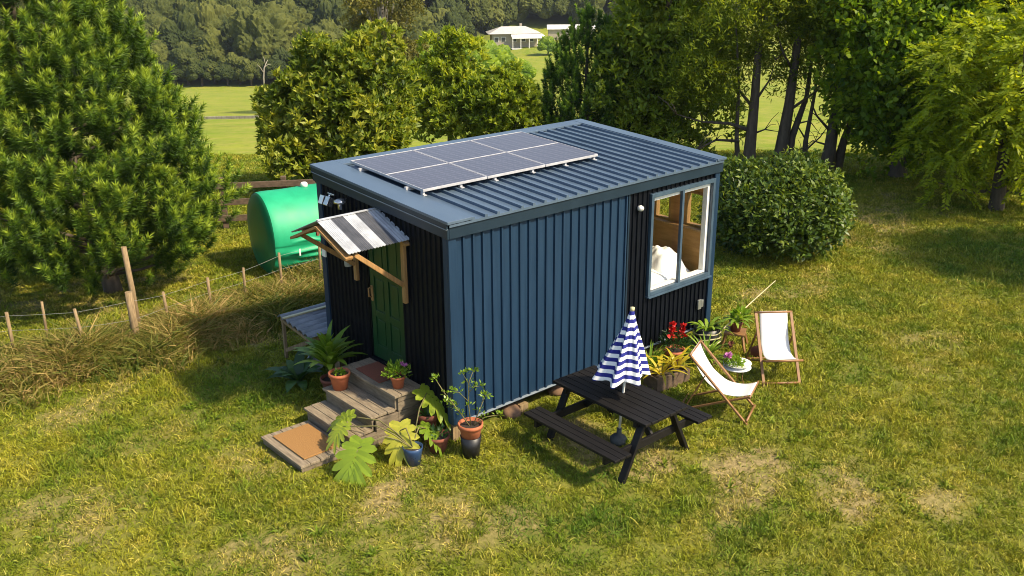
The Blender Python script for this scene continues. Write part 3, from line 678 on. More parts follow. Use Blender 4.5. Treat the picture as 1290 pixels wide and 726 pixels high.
broad_tree('glossy_bush', 'wide rounded bush with glossy dark leaves beside the cabin end', 10.2, 1.95, ball_lobes(1.52, 1.52, .92, .92, 84, .34, -.95, .09), 560, (.125, .055), 'bush', .08, 1.2, up=.3, nl=6, cat='bush')
# grove of tall bare-stemmed trees
def grove_tree(label, x, y, stems, lobes, branches, mat='feather', per=120, leaf=(.16, .04)):
    z = gzf(x, y) - .03; root = thing('tall_tree', label, 'tree', (x, y, z), 0, 'grove of tall trees at the paddock edge')
    V, T = crown_lobes(lobes, per, leaf[0], leaf[1], 9, .22, .25, .3)
    npmesh('crown', V, 4, MT[mat], {'tint': T}, root)
    for (pts, r0) in stems:
        mb = MB(); n = len(pts); mb.tube(pts, [r0 * (1.25 if i == 0 else 1) * (1 - .8 * i / (n - 1)) for i in range(n)], 9); mb.build('trunk', MT['bark'], root)
    for (pts, r0) in branches:
        mb = MB(); n = len(pts); mb.tube(pts, [r0 * (1 - .85 * i / (n - 1)) for i in range(n)], 5)
        for _ in range(4):                                                     # twigs
            i = random.randrange(1, n); b0 = Vector(pts[i]); e = b0 + Vector((random.uniform(-.5, .5), random.uniform(-.5, .5), random.uniform(-.1, .55)))
            mb.tube([b0, b0.lerp(e, .5) + Vector((0, 0, .06)), e], [r0 * .35, r0 * .22, .006], 4)
        mb.build('branch', MT['bark'], root)
def rlobes(n, c, r3, lr):
    out = []
    for _ in range(n):
        d = rdir(1)[0] * rng.uniform(.35, 1) ; out.append((c[0] + d[0] * r3[0], c[1] + d[1] * r3[1], c[2] + d[2] * r3[2], lr * rng.uniform(.7, 1.3), lr * rng.uniform(.7, 1.3), lr * rng.uniform(.5, .9)))
    return out
tv = Vector((T2[0], T2[1], 0)); fv = Vector((F2[0], F2[1], 0))
def L3(t, f, z): q = tv * t + fv * f; return (q.x, q.y, z)
def blobes(n, t, f, z, rt, rf, rz, lr):
    out = []
    for _ in range(n):
        d = rdir(1)[0] * rng.uniform(.3, 1); q = L3(t + d[0] * rt, f + d[1] * rf, z + d[2] * rz); out.append((*q, lr * rng.uniform(.7, 1.3), lr * rng.uniform(.7, 1.3), lr * rng.uniform(.5, .95)))
    return out
grove_tree('tall straight tree with a low bare branch reaching towards the cabin', 17.4, 7.75,
    [([L3(0, 0, -.2), L3(0, 0, .6), L3(.03, 0, 2), L3(.02, 0, 4), L3(.1, 0, 7.5)], .23), ([L3(-.25, .15, -.2), L3(-.4, .1, 1), L3(-.45, .1, 2.6), L3(-.7, 0, 4.4)], .09)],
    blobes(54, -.75, 0, 4.6, 1.9, 1.8, 2.9, .55) + blobes(14, -1.7, .0, 2.6, 1.0, 1.0, .8, .42),
    [([L3(0, 0, 1.2), L3(-.7, -.1, 1.45), L3(-1.5, -.1, 1.5), L3(-2.3, -.2, 1.75)], .07), ([L3(-.35, 0, .9), L3(-1.1, -.3, 1.0), L3(-1.7, -.5, .75), L3(-2.2, -.6, .6)], .05), ([L3(0, 0, 1.9), L3(-.6, .2, 2.6), L3(-1.2, .3, 3.1)], .06), ([L3(0, 0, 2.0), L3(.35, -.2, 2.7), L3(.5, -.2, 3.3)], .05), ([L3(0, 0, 1.1), L3(.4, 0, 1.25), L3(.9, .1, 1.15)], .04)])
grove_tree('tallest thick forked tree in the middle of the grove', 18.1, 7.1,
    [([L3(-.05, 0, -.2), L3(-.02, 0, .6), L3(.1, 0, 2), L3(.18, 0, 4), L3(.22, 0, 8.2)], .25), ([L3(.2, .1, -.1), L3(.3, .1, 1), L3(.62, .1, 2.2), L3(.7, .1, 4.2)], .15)],
    blobes(56, .1, .3, 5.0, 1.9, 1.8, 2.8, .55),
    [([L3(.1, 0, 1.8), L3(.8, -.2, 2.4), L3(1.05, -.2, 3.0), L3(.95, -.2, 3.5)], .05), ([L3(.1, 0, 3), L3(-.3, -.3, 3.5), L3(-.6, -.4, 4.2)], .05), ([L3(.4, .1, 1.4), L3(.75, 0, 1.5), L3(1.1, 0, 1.1)], .035), ([L3(.3, 0, .7), L3(.6, 0, .6), L3(.95, -.1, .95)], .03)])
grove_tree('thin leaning tree between the thicker trunks', 18.75, 6.7,
    [([L3(0, 0, -.2), L3(-.02, 0, .9), L3(.1, 0, 2.2), L3(.2, 0, 4.5)], .10)],
    blobes(26, .2, .4, 4.6, 1.3, 1.4, 2.0, .5),
    [([L3(0, 0, .6), L3(.4, 0, 1.0), L3(.75, .1, 1.5)], .035), ([L3(0, 0, .9), L3(-.35, 0, 1.4), L3(-.5, 0, 1.9)], .03)])
grove_tree('dark tree with two stems at the right of the grove', 18.62, 5.85,
    [([L3(0, 0, -.2), L3(.03, 0, .8), L3(.1, 0, 2.3), L3(.2, 0, 4.5), L3(.2, 0, 7.4)], .22), ([L3(.3, .1, -.1), L3(.45, .1, 1), L3(.8, .1, 2.2), L3(1.0, .1, 4.0)], .14)],
    blobes(52, .5, .2, 4.8, 1.7, 1.8, 2.7, .55),
    [([L3(0, 0, 1.2), L3(-.5, -.1, 1.7), L3(-.8, -.1, 2.3)], .05), ([L3(0, 0, .8), L3(-.5, 0, .95), L3(-.9, -.1, .7)], .035), ([L3(.4, .1, 1), L3(1.0, 0, 1.3), L3(1.5, 0, 1.2)], .04)])
broad_tree('maple_tree', 'broad dark leafy tree with low branches between the grove and the yellow tree', 19.3, 4.0, ball_lobes(2.4, 2.4, 3.4, 3.3, 120, .6, -.97, .14), 130, (.20, .12), 'dark_leaf', .26, 5.4, up=.1, nl=6, limbs=26, spread=.2)
broad_tree('broad_dark_tree', 'tall dark tree rising behind the yellow leaved tree', 22.4, 1.2, ball_lobes(3.2, 3.2, 4.4, 4.6, 120, .8, -.9, .14), 90, (.24, .14), 'dark_leaf', .3, 7.0, up=.1, nl=6, limbs=20, spread=.25)
def yellow_tree():
    x, y = 17.15, .35; z = gzf(x, y) - .03; root = thing('yellow_tree', 'bright yellow green tree with drooping feathery leaves at the lawn edge', 'tree', (x, y, z))
    # pinnate fronds hung round a dome
    lob = np.array(ball_lobes(2.25, 2.25, 2.45, 2.75, 70, .46, -.97, .2)); per = 42; n = len(lob) * per
    d = rdir(n); d[:, 2] = np.where(d[:, 2] < -.6, -d[:, 2], d[:, 2]); rr = rng.uniform(.7, 1.05, n); lb = np.repeat(lob, per, 0)
    P = lb[:, :3] + d * lb[:, 3:] * rr[:, None]
    A = unit(d * np.array([1, 1, .6]) + np.array([0, 0, -.05]) + rng.normal(size=(n, 3)) * .3); oN = unit(d + np.array([0, 0, .3]))
    nl = 13; u = np.linspace(.08, 1, nl)
    fl = rng.uniform(.25, .45, n)
    PP = P[:, None, :] + A[:, None, :] * (u[None, :] * fl[:, None])[:, :, None]; PP[:, :, 2] -= (u ** 2 * .55)[None, :] * fl[:, None]
    S = unit(np.cross(A, np.array([0, 0, 1.]) + rng.normal(size=(n, 3)) * .3)); sg = np.where(np.arange(nl) % 2 == 0, 1, -1)
    D = unit(A[:, None, :] * .75 + S[:, None, :] * sg[None, :, None] * .8 + np.array([0, 0, -.25]) + rng.normal(size=(n, nl, 3)) * .15)
    T = .48 + .9 * (rr - .88)[:, None] + rng.normal(0, .12, (n, 1)) + rng.normal(0, .1, (n, nl))
    V = leaves(PP.reshape(-1, 3), D.reshape(-1, 3), .15 * rng.uniform(.7, 1.2, n * nl), .055, .05, unit(np.repeat(oN, nl, 0) + rdir(n * nl) * .6))
    npmesh('crown', V, 4, MT['yellow_tree'], {'tint': np.clip(T, 0, 1).ravel()}, root)
    mb = MB(); mb.tube([(0, 0, -.2), (0, 0, .2), (.05, .05, 1.4), (.0, .1, 3.0), (0, 0, 4.6)], [.24, .18, .14, .09, .03], 9)
    limb_set(mb, (0, 0, 4.2), [tuple(P[i]) for i in range(0, n, 160)], .06); mb.build('trunk', MT['bark'], root)
yellow_tree()
o = broad_tree('garden_tree', 'wide tree at the right lawn edge that shades the grass', 15.6, -6.6, ball_lobes(2.4, 2.4, 2.6, 4.2, 60, .75, -.8, .14), 70, (.24, .14), 'dark_leaf', .28, 5.5, up=.1, nl=5, spread=.25)
# tall open eucalypt beyond the hedge
def tall_open():
    x, y = at_px(492, 76); z = gzf(x, y); root = thing('eucalypt_tree', 'tall open olive tree with visible limbs far behind the round tree', 'tree', (x, y, z - .1))
    lob = []; tg = []
    for i in range(26):
        h = 3.5 + 9.5 * (i / 26); a = i * 2.4; r_ = 3.1 * (1 - .45 * i / 26) * random.uniform(.55, 1.05)
        c = (r_ * math.cos(a), r_ * math.sin(a), h); tg.append(c)
        for _ in range(4): lob.append((c[0] + random.uniform(-.8, .8), c[1] + random.uniform(-.8, .8), c[2] + random.uniform(-.5, .7), .65, .65, .45))
    V, T = crown_lobes(lob, 70, .34, .14, 6, .3, .3, .3); npmesh('crown', V, 4, MT['olive'], {'tint': T}, root)
    mb = MB(); mb.tube([(0, 0, -.3), (0, 0, 2), (.2, 0, 6), (.1, .1, 12.6)], [.38, .3, .22, .05], 8); limb_set(mb, (.1, 0, 12), tg, .11, .2); mb.build('trunk', MT['palebark'], root)
tall_open()

# ================================================================== FENCES
def wire_fence():
    f = thing('wire_fence', 'wire fence on thin timber posts along the long grass', 'fence', (0, 0, 0))
    posts = [(-3.49, 6.72, .80, .028, .0), (-2.9, 7.05, .75, .022, .02), (-2.62, 6.02, .82, .026, -.10), (-1.88, 5.87, .98, .062, -.02), (-1.2, 6.2, .74, .025, -.05), (-.36, 6.42, .72, .028, .0), (.38, 6.6, .72, .025, .02), (1.15, 6.66, .85, .026, 0), (1.95, 6.62, .88, .026, .03)]
    tops = []
    for (x, y, h, r_, ln) in posts:
        z = gzf(x, y); mb = MB(); L_ = Vector((ln * .75, -ln * .66, 0)) * h
        mb.tube([(x, y, z - .15), (x + L_.x * .5, y + L_.y * .5, z + h * .5), (x + L_.x, y + L_.y, z + h)], [r_ * 1.06, r_, r_ * .94], 10); mb.build('fence_post', MT['post'], f)
        tops.append((Vector((x + L_.x, y + L_.y, z + h - .06)), Vector((x + L_.x * .6, y + L_.y * .6, z + h * .62))))
    p0 = Vector((-5.6, 7.5, .7)); run = [0, 2, 3, 4, 5, 6, 7, 8]
    for lv in (0, 1):
        pts = [Vector((p0.x, p0.y, .74 if lv == 0 else .46))]
        for i in run:
            q = tops[i][lv].copy(); 
            if i == 3: q.z -= .10
            pts.append((pts[-1] + q) / 2 - Vector((0, 0, .006))); pts.append(q)
        mb = MB(); mb.tube(pts, .0026, 5, cap=False); mb.build('wire', MT['wire'], f)
    mb = MB(); mb.box((1.95, 6.60, 1.02), (.05, .05, .07)); mb.build('insulator', MT['old_terra'], f)
    mb = MB(); mb.box((1.55, 6.6, .74), (.03, .01, .13)); mb.build('tag', MT['white'], f)
wire_fence()
x, y = -1.70, 6.22; z = gzf(x, y)
mb = MB(); mb.tube([(0, 0, -.15), (-.015, .02, .9), (-.04, .04, 1.62)], [.050, .047, .043], 10)
tag(mb.build('leaning_pole', MT['post'], None, 0, (x, y, z)), 'tall timber pole leaning left behind the wire fence', 'pole')
def insulated_pole():
    x, y = 3.05, 7.4
    t_ = thing('metal_stake', 'thin dark stake with a rust brown cap before the green tank', 'stake', (x, y, gzf(x, y)))
    mb = MB(); mb.tube([(0, 0, -.1), (0, 0, 1.2)], .018, 8); mb.build('stake', MT['dark_post'], t_)
    mb = MB(); mb.lathe([(0, 1.20), (.055, 1.20), (.06, 1.25), (.05, 1.31), (.0, 1.33)], 12); mb.build('cap', MT['old_terra'], t_)
insulated_pole()
def rail_fence():
    a = Vector((1.2, 12.25, 0)); b = Vector((4.7, 10.05, 0)); d = (b - a).normalized()
    f = thing('rail_fence', 'dark brown post and rail fence behind the green tank', 'fence', (0, 0, 0))
    for k in range(4):
        q = a + (b - a) * (k / 3); z = gzf(q.x, q.y); mb = MB(); mb.box((q.x, q.y, z + .55), (.12, .12, 1.3), Matrix.Rotation(math.atan2(d.y, d.x), 3, 'Z')); mb.build('fence_post', MT['dark_post'], f, .006)
    n = Vector((d.y, -d.x, 0)) * .085
    for h in (.32, .7, 1.08):
        mb = MB(); p_ = a - d * .3 + n; q = b + d * .3 + n; mb.bar((p_.x, p_.y, gzf(a.x, a.y) + h), (q.x, q.y, gzf(b.x, b.y) + h + .02), .14, .035, up=(d.x, d.y, 0)); 
        mb2 = MB(); A_ = Vector((p_.x, p_.y, gzf(a.x, a.y) + h)); B_ = Vector((q.x, q.y, gzf(b.x, b.y) + h))
        dd = (B_ - A_); mb2.box((A_ + B_) / 2, (dd.length, .035, .14), Matrix.Rotation(math.atan2(dd.y, dd.x), 3, 'Z')); mb2.build('rail', MT['dark_post'], f, .005)
rail_fence()
def far_rail():
    f = thing('paddock_fence', 'pale single rail fence crossing the far paddock', 'fence', (0, 0, 0))
    P = [at_px(px, s) for px, s in ((110, 61.), (190, 60.), (270, 59.2), (345, 58.4), (430, 57.6))]
    for (x, y) in P:
        z = gzf(x, y); mb = MB(); mb.bx((x - .06, y - .06, z - .2), (x + .06, y + .06, z + .62)); mb.build('fence_post', MT['palebark'], f)
    for (a, b) in zip(P[:-1], P[1:]):
        mb = MB(); A_ = Vector((*a, gzf(*a) + .56)); B_ = Vector((*b, gzf(*b) + .56)); mb.bar(A_, B_, .09, .16); mb.build('rail', MT['palebark'], f)
far_rail()

# ================================================================== GREEN TANK
def tank():
    c0 = Vector((1.55, 8.10, .77)); ax = Vector((.986, -.165, 0)).normalized(); sd = Vector((-ax.y, ax.x, 0)); up = Vector((0, 0, 1))
    t_ = thing('water_tank', 'large bright green tank lying on its side behind the cabin', 'tank', (c0.x, c0.y, 0))
    Rr = .83; nU, nV = 120, 260; Lh = 3.3
    folds = [(.25, 1.7, -.30, .07), (.45, 1.3, -.46, .06), (.35, 1.2, -.60, .06), (.9, 1.1, -.14, .045), (.3, .8, -.05, .03)]
    vs = []; fs = []
    for i in range(nU + 1):
        u = Lh * i / nU
        for k in range(nV):
            a = 2 * math.pi * k / nV; r_ = Rr * (1 - .025 * math.exp(-u / .06)) + .006 * math.sin(u * 5 + 2 * math.sin(a))
            h = math.sin(a); face = math.cos(a) < .2                                        # side turned to the lawn
            if face:
                for (u0, ln, h0, amp) in folds:
                    v = (u - u0) / ln
                    if 0 < v < 1:
                        hc = h0 - .14 * v + .10 * math.sin(v * 3.1); r_ += amp * math.exp(-((h - hc) / .035) ** 2) * math.sin(math.pi * v) ** .7
                r_ += .012 * math.sin(h * 17 + u * 2.2) * (h < -.1)
            q = ax * u + (sd * math.cos(a) + up * math.sin(a)) * r_
            vs.append((q.x, q.y, q.z + c0.z))
    for i in range(nU):
        for k in range(nV): fs.append((i * nV + k, i * nV + (k + 1) % nV, (i + 1) * nV + (k + 1) % nV, (i + 1) * nV + k))
    mb = MB(); mb.add(vs, fs, 0, True); mb.build('shell', MT['tank'], t_)
    for nm_, u0, sg in (('end_cap', 0, -1), ('end_cap', Lh, 1)):
        mb = MB(); rings = [(1 * .975, 0), (.93, .035), (.6, .06), (.25, .07), (.01, .072)]; vs = []; fs = []
        for (k_, o_) in rings:
            for k in range(nV):
                a = 2 * math.pi * k / nV; q = ax * (u0 + sg * o_) + (sd * math.cos(a) + up * math.sin(a)) * Rr * k_; vs.append((q.x, q.y, q.z + c0.z))
        for i in range(len(rings) - 1):
            for k in range(nV):
                f_ = (i * nV + k, i * nV + (k + 1) % nV, (i + 1) * nV + (k + 1) % nV, (i + 1) * nV + k); fs.append(f_ if sg < 0 else f_[::-1])
        mb.add(vs, fs, 0, True); mb.build(nm_, MT['tankend'], t_)
    q = ax * .95; mb = MB(); mb.lathe([(0, 0), (.07, 0), (.07, .08), (.05, .1), (0, .1)], 14, (q.x, q.y, c0.z + Rr - .01)); mb.build('filler_cap', MT['white'], t_)
tank()

# ================================================================== THE CABIN
L_, W_ = 5.27, 2.98; ZB, ZT = .30, 2.80; SL = .189 / 2.98
def zr(y): return ZT + .183 + SL * y
house = thing('tiny_house', 'dark blue and black steel clad cabin on stumps with a flat ribbed roof', 'house')
def cladding(name, axis, a0, a1, z0, z1f, pitch, rw, depth, pos, out, mat, holes=None, label=None):
    """ribbed steel sheet standing vertically: axis 'x' runs in x at y = pos; out is the outward sign"""
    xs = []; u = a0
    prof = []
    while u < a1 - 1e-6:
        for du, dd in ((0, 0), (pitch - rw, 0), (pitch - rw + .008, depth), (pitch - .008, depth)):
            if u + du <= a1: prof.append((u + du, dd))
        u += pitch
    prof.append((a1, 0)); mb = MB()
    def pt(u_, d_, z): return (u_, pos + out * d_, z) if axis == 'x' else (pos + out * d_, u_, z)
    for (p_, q_) in zip(prof[:-1], prof[1:]):
        if q_[0] - p_[0] < 1e-6 and abs(q_[1] - p_[1]) < 1e-6: continue
        spans = [(z0, None)]
        if holes:
            for (h0, h1, hz0, hz1) in holes:
                if p_[0] >= h0 - 1e-4 and q_[0] <= h1 + 1e-4: spans = [(z0, hz0), (hz1, None)]
        for (za, zb) in spans:
            t0 = z1f(p_[0]) if zb is None else zb; t1 = z1f(q_[0]) if zb is None else zb
            mb.add([pt(p_[0], p_[1], za), pt(q_[0], q_[1], za), pt(q_[0], q_[1], t1), pt(p_[0], p_[1], t0)], [(0, 1, 2, 3)])
    o = mb.build(name, mat, house)
    if label: o['label'] = label
    return o
# wall shell (0.1 thick) with the window openings left out
WX0, WX1, WZ0, WZ1 = 3.70, 5.16, 1.16, 2.68
def shell(name, boxes, mat):
    mb = MB()
    for a, b in boxes: mb.bx(a, b)
    return mb.build(name, mat, house)
shell('wall', [((.02, .012, ZB), (WX0, .055, ZT)), ((WX1, .012, ZB), (L_ - .02, .055, ZT)), ((WX0, .012, ZB), (WX1, .055, WZ0)), ((WX0, .012, WZ1), (WX1, .055, ZT))], MT['black'])
shell('wall', [((.012, .06, ZB), (.055, 1.0, ZT + .05)), ((.012, 1.87, ZB), (.055, W_ - .02, ZT + .15)), ((.012, 1.0, 2.64), (.055, 1.87, ZT + .1))], MT['black'])
shell('wall', [((.06, W_ - .06, ZB), (L_ - .06, W_, ZT + .18))], MT['trim'])
EY = [(.08, .50), (.82, 1.14)]; EZ0, EZ1 = 1.86, 2.42
shell('wall', [((L_ - .055, .06, ZB), (L_ - .012, W_ - .06, EZ0)), ((L_ - .055, .06, EZ1), (L_ - .012, W_ - .06, ZT + .02)), ((L_ - .055, EY[0][1], EZ0), (L_ - .012, EY[1][0], EZ1)), ((L_ - .055, EY[1][1], EZ0), (L_ - .012, W_ - .06, EZ1)), ((L_ - .055, .06, EZ0), (L_ - .012, EY[0][0], EZ1))], MT['trim'])
# plywood lining
shell('lining', [((L_ - .075, .058, .36), (L_ - .058, W_ - .08, EZ0)), ((L_ - .075, .058, EZ1), (L_ - .058, W_ - .08, ZT - .02)), ((L_ - .075, EY[0][1], EZ0), (L_ - .058, EY[1][0], EZ1)), ((L_ - .075, EY[1][1], EZ0), (L_ - .058, W_ - .08, EZ1)),
    ((.06, W_ - .085, .36), (L_ - .08, W_ - .065, ZT - .02)), ((3.05, .06, .36), (3.08, W_ - .09, ZT - .02)),
    ((3.08, .058, .36), (WX0, .07, ZT - .02)), ((WX0, .058, .36), (WX1, .07, WZ0))], MT['plywood'])
shell('floor', [((.06, .06, .30), (L_ - .08, W_ - .09, .355))], MT['plywood'])
shell('ceiling', [((.06, .06, ZT - .018), (L_ - .06, W_ - .07, ZT - .002))], MT['plywood'])
shell('ledge', [((L_ - .20, .075, EZ0 - .035), (L_ - .078, 1.9, EZ0 - .005))], MT['timber'])
zt = lambda u: ZT
cladding('blue_cladding', 'x', .075, 3.20, ZB - .01, zt, .156, .040, .026, .0, -1, MT['blue'], label='blue ribbed steel cladding sheet')
cladding('black_cladding', 'x', 3.235, L_ - .075, ZB - .01, zt, .104, .030, .022, .0, -1, MT['black'], holes=[(WX0 - .06, WX1 + .06, WZ0, WZ1)], label='black ribbed cladding round the window')
cladding('black_cladding', 'y', .075, W_ - .075, ZB - .01, lambda u: ZT + SL * u, .104, .030, .022, .0, -1, MT['black'], holes=[(1.0, 1.87, ZB - .01, 2.64)], label='black ribbed cladding of the door end')
def trimbox(name, boxes, mat='trim', bevel=.004):
    mb = MB()
    for a, b in boxes: mb.bx(a, b)
    return mb.build(name, MT[mat], house, bevel)
trimbox('corner_trim', [((-.034, -.034, ZB - .02), (.085, .0, ZT)), ((-.034, .0, ZB - .02), (-.002, .085, ZT))], 'blue')
trimbox('corner_trim', [((L_ - .085, -.034, ZB - .02), (L_ + .03, 0, ZT)), ((L_, 0, ZB - .02), (L_ + .03, .085, ZT))], 'blue')
trimbox('corner_trim', [((-.034, W_ - .085, ZB - .02), (-.002, W_ + .03, ZT + .18))], 'blue')
trimbox('joint_strip', [((3.203, -.030, ZB - .01), (3.235, .0, ZT))], 'trim')
trimbox('base_flashing', [((.085, -.040, ZB - .022), (L_ - .085, .01, ZB - .008))], 'edge', .002)
# fascia: wedge on the door end, level on the long side
def prism_yz(name, pts, x0, x1, mat, bevel=.004):
    n = len(pts); mb = MB(); vs = [(x0, y, z) for y, z in pts] + [(x1, y, z) for y, z in pts]
    mb.add(vs, [tuple(range(n))[::-1], tuple(range(n, 2 * n))] + [(i, (i + 1) % n, n + (i + 1) % n, n + i) for i in range(n)]); return mb.build(name, MT[mat], house, bevel)
yb = W_ + .06
prism_yz('fascia', [(-.06, ZT - .005), (yb, ZT + .19), (yb, zr(yb) - .055), (-.06, zr(0) - .055)], -.066, -.036, 'trim')
prism_yz('fascia', [(-.06, ZT - .005), (yb, ZT + .19), (yb, zr(yb) - .055), (-.06, zr(0) - .055)], L_ + .032, L_ + .062, 'trim')
trimbox('fascia', [((-.036, -.062, ZT - .006), (L_ + .032, -.036, zr(0) - .035))], 'trim')
trimbox('fascia', [((-.036, W_ + .032, ZT + .16), (L_ + .032, W_ + .062, zr(W_) - .03))], 'trim')
prism_yz('edge_line', [(-.064, zr(0) - .064), (yb, zr(yb) - .064), (yb, zr(yb) - .055), (-.064, zr(0) - .055)], -.090, -.060, 'edge', .001)
# roof: ribbed sheet
def roof():
    mb = MB(); prof = []; u = -.05
    while u < L_ + .04:
        for du, dz in ((0, 0), (.150, 0), (.158, .034), (.192, .034)): prof.append((u + du, dz))
        u += .2
    prof = [p_ for p_ in prof if p_[0] <= L_ + .05]
    y0, y1 = -.085, W_ + .05; n = len(prof)
    vs = [(x, y0, zr(y0) + dz) for x, dz in prof] + [(x, y1, zr(y1) + dz) for x, dz in prof] + [(x, y0, zr(y0) - .03) for x, dz in prof]
    fs = [(i, i + 1, n + i + 1, n + i) for i in range(n - 1)] + [(2 * n + i, 2 * n + i + 1, i + 1, i) for i in range(n - 1)]
    mb.add(vs, fs); r_ = mb.build('roof', MT['roofm'], house)
    def cap(x0, x1, y0, y1, h, lip):
        m_ = MB(); pts = [(y0, zr(y0) + h + .006), (y1, zr(y1) + h + .006), (y1, zr(y1) + h + .006 - lip), (y0, zr(y0) + h + .006 - lip)]
        vs = [(x0, y, z) for y, z in pts] + [(x1, y, z) for y, z in pts]
        m_.add(vs, [(3, 2, 1, 0), (4, 5, 6, 7)] + [(i, (i + 1) % 4, 4 + (i + 1) % 4, 4 + i) for i in range(4)]); o = m_.build('barge_cap', MT['roofm'], r_, .004); return o
    cap(-.085, .30, -.095, W_ + .085, .040, .036); cap(L_ - .14, L_ + .085, -.095, W_ + .085, .040, .036)
    cap(.303, L_ - .143, W_ - .16, W_ + .082, .038, .034)
    prism_yz('roof_lip', [(-.07, zr(0) - .053), (yb, zr(yb) - .053), (yb, zr(yb) + .012), (-.07, zr(0) + .012)], -.084, -.064, 'trim', .001)
    for yy in (1.3, 2.4):
        m_ = MB(); m_.bx((.30, yy - .02, zr(yy) + .028), (3.66, yy + .02, zr(yy) + .075)); m_.build('mounting_rail', MT['alu'], r_)
    for xx in (.38, 1.0, 1.6, 2.3, 2.95, 3.55):
        m_ = MB(); m_.box((xx, 1.02, zr(1.02) + .06), (.035, .05, .07)); m_.box((xx, 1.00, zr(1.0) + .03), (.05, .08, .012)); m_.build('mounting_foot', MT['alu'], r_)
    return r_
roof()
# window
def window():
    f = None; mb = MB(); y0, y1 = -.055, .0
    for a, b in (((WX0 - .02, y0, WZ0 - .03), (WX0 + .035, y1, WZ1 + .03)), ((WX1 - .035, y0, WZ0 - .03), (WX1 + .02, y1, WZ1 + .03)), ((WX0 + .035, y0, WZ1 - .03), (WX1 - .035, y1, WZ1 + .03)), ((WX0 + .035, y0, WZ0 - .03), (WX1 - .035, y1, WZ0 + .03)), ((4.385, y0 + .004, WZ0 + .03), (4.435, y1, WZ1 - .03))): mb.bx(a, b)
    f = mb.build('window', MT['wframe'], house, .004); f['label'] = 'wide blue framed window with white reveals'
    mb = MB()
    for a, b in (((WX0 + .036, .004, WZ0 + .031), (WX0 + .066, .09, WZ1 - .031)), ((WX1 - .10, .004, WZ0 + .031), (WX1 - .036, .09, WZ1 - .031)), ((WX0 + .067, .004, WZ1 - .095), (WX1 - .101, .09, WZ1 - .031)), ((WX0 + .067, .004, WZ0 + .031), (WX1 - .101, .09, WZ0 + .065))): mb.bx(a, b)
    mb.build('frame', MT['white'], f, .003)
    for a, b in ((WX0 + .067, 4.386), (4.434, WX1 - .101)):
        mb = MB(); mb.add([(a, .03, WZ0 + .066), (b, .03, WZ0 + .066), (b, .03, WZ1 - .096), (a, .03, WZ1 - .096)], [(0, 1, 2, 3)]); mb.build('pane', MT['glass'], f)
    mb = MB(); mb.bx((WX0 - .03, -.085, WZ0 - .055), (WX1 + .03, -.0, WZ0 - .031)); mb.build('sill', MT['wframe'], f, .003)
    for (a, b) in EY:
        mb = MB()
        for q, r_ in (((L_ - .085, a, EZ0), (L_ - .0, a + .03, EZ1)), ((L_ - .085, b - .03, EZ0), (L_, b, EZ1)), ((L_ - .085, a + .03, EZ1 - .03), (L_, b - .03, EZ1)), ((L_ - .085, a + .03, EZ0), (L_, b - .03, EZ0 + .03))): mb.bx(q, r_)
        o = mb.build('window', MT['timber'], house); o['label'] = 'small end wall window seen through the room'
        mb = MB(); mb.add([(L_ - .03, a + .031, EZ0 + .031), (L_ - .03, b - .031, EZ0 + .031), (L_ - .03, b - .031, EZ1 - .031), (L_ - .03, a + .031, EZ1 - .031)], [(0, 1, 2, 3)]); mb.build('pane', MT['glass'], o)
window()
# door
def door():
    Y0, Y1, Z0, Z1 = 1.04, 1.83, .655, 2.62
    mb = MB(); mb.bx((.0, Y0 - .04, Z0 - .05), (.05, Y0, Z1 + .04)); mb.bx((.0, Y1, Z0 - .05), (.05, Y1 + .04, Z1 + .04)); mb.bx((.0, Y0, Z1), (.05, Y1, Z1 + .04)); mb.bx((-.03, Y0, Z0 - .05), (.05, Y1, Z0))
    mb.build('door_frame', MT['black'], house, .003)
    mb = MB(); mb.bx((.028, Y0 + .004, Z0 + .004), (.05, Y1 - .004, Z1 - .004))
    xs = .012; st_ = .10
    ys = [Y0 + .006, Y0 + st_, (Y0 + Y1) / 2 - .05, (Y0 + Y1) / 2 + .05, Y1 - st_, Y1 - .006]; zs = [Z0 + .006, Z0 + .2, Z0 + .62, Z0 + .72, Z0 + 1.22, Z0 + 1.32, Z1 - .12, Z1 - .006]
    for k in (0, 2, 4): mb.bx((xs, ys[k], zs[0]), (.027, ys[k + 1], zs[-1]))
    for a, b in ((0, 1), (2, 3), (4, 5), (6, 7)):
        mb.bx((xs + .001, ys[1] + .0005, zs[a]), (.0275, ys[2] - .0005, zs[b])); mb.bx((xs + .001, ys[3] + .0005, zs[a]), (.0275, ys[4] - .0005, zs[b]))
    for k, (a, b) in enumerate(((1, 2), (3, 4), (5, 6))):
        for y_ in (1, 3): mb.bx((.019, ys[y_] + .035, zs[a] + .035), (.029, ys[y_ + 1] - .035, zs[b] - .035))
    d = mb.build('door', MT['door'], house, .004); d['label'] = 'dark green panelled door'
    mb = MB(); mb.bx((-.004, Y1 - .075, 1.50), (.011, Y1 - .03, 1.72)); mb.tube([(-.01, Y1 - .052, 1.56), (-.05, Y1 - .052, 1.57), (-.05, Y1 - .052, 1.69), (-.01, Y1 - .052, 1.70)], .011, 8); mb.build('handle', MT['timber'], d)
door()
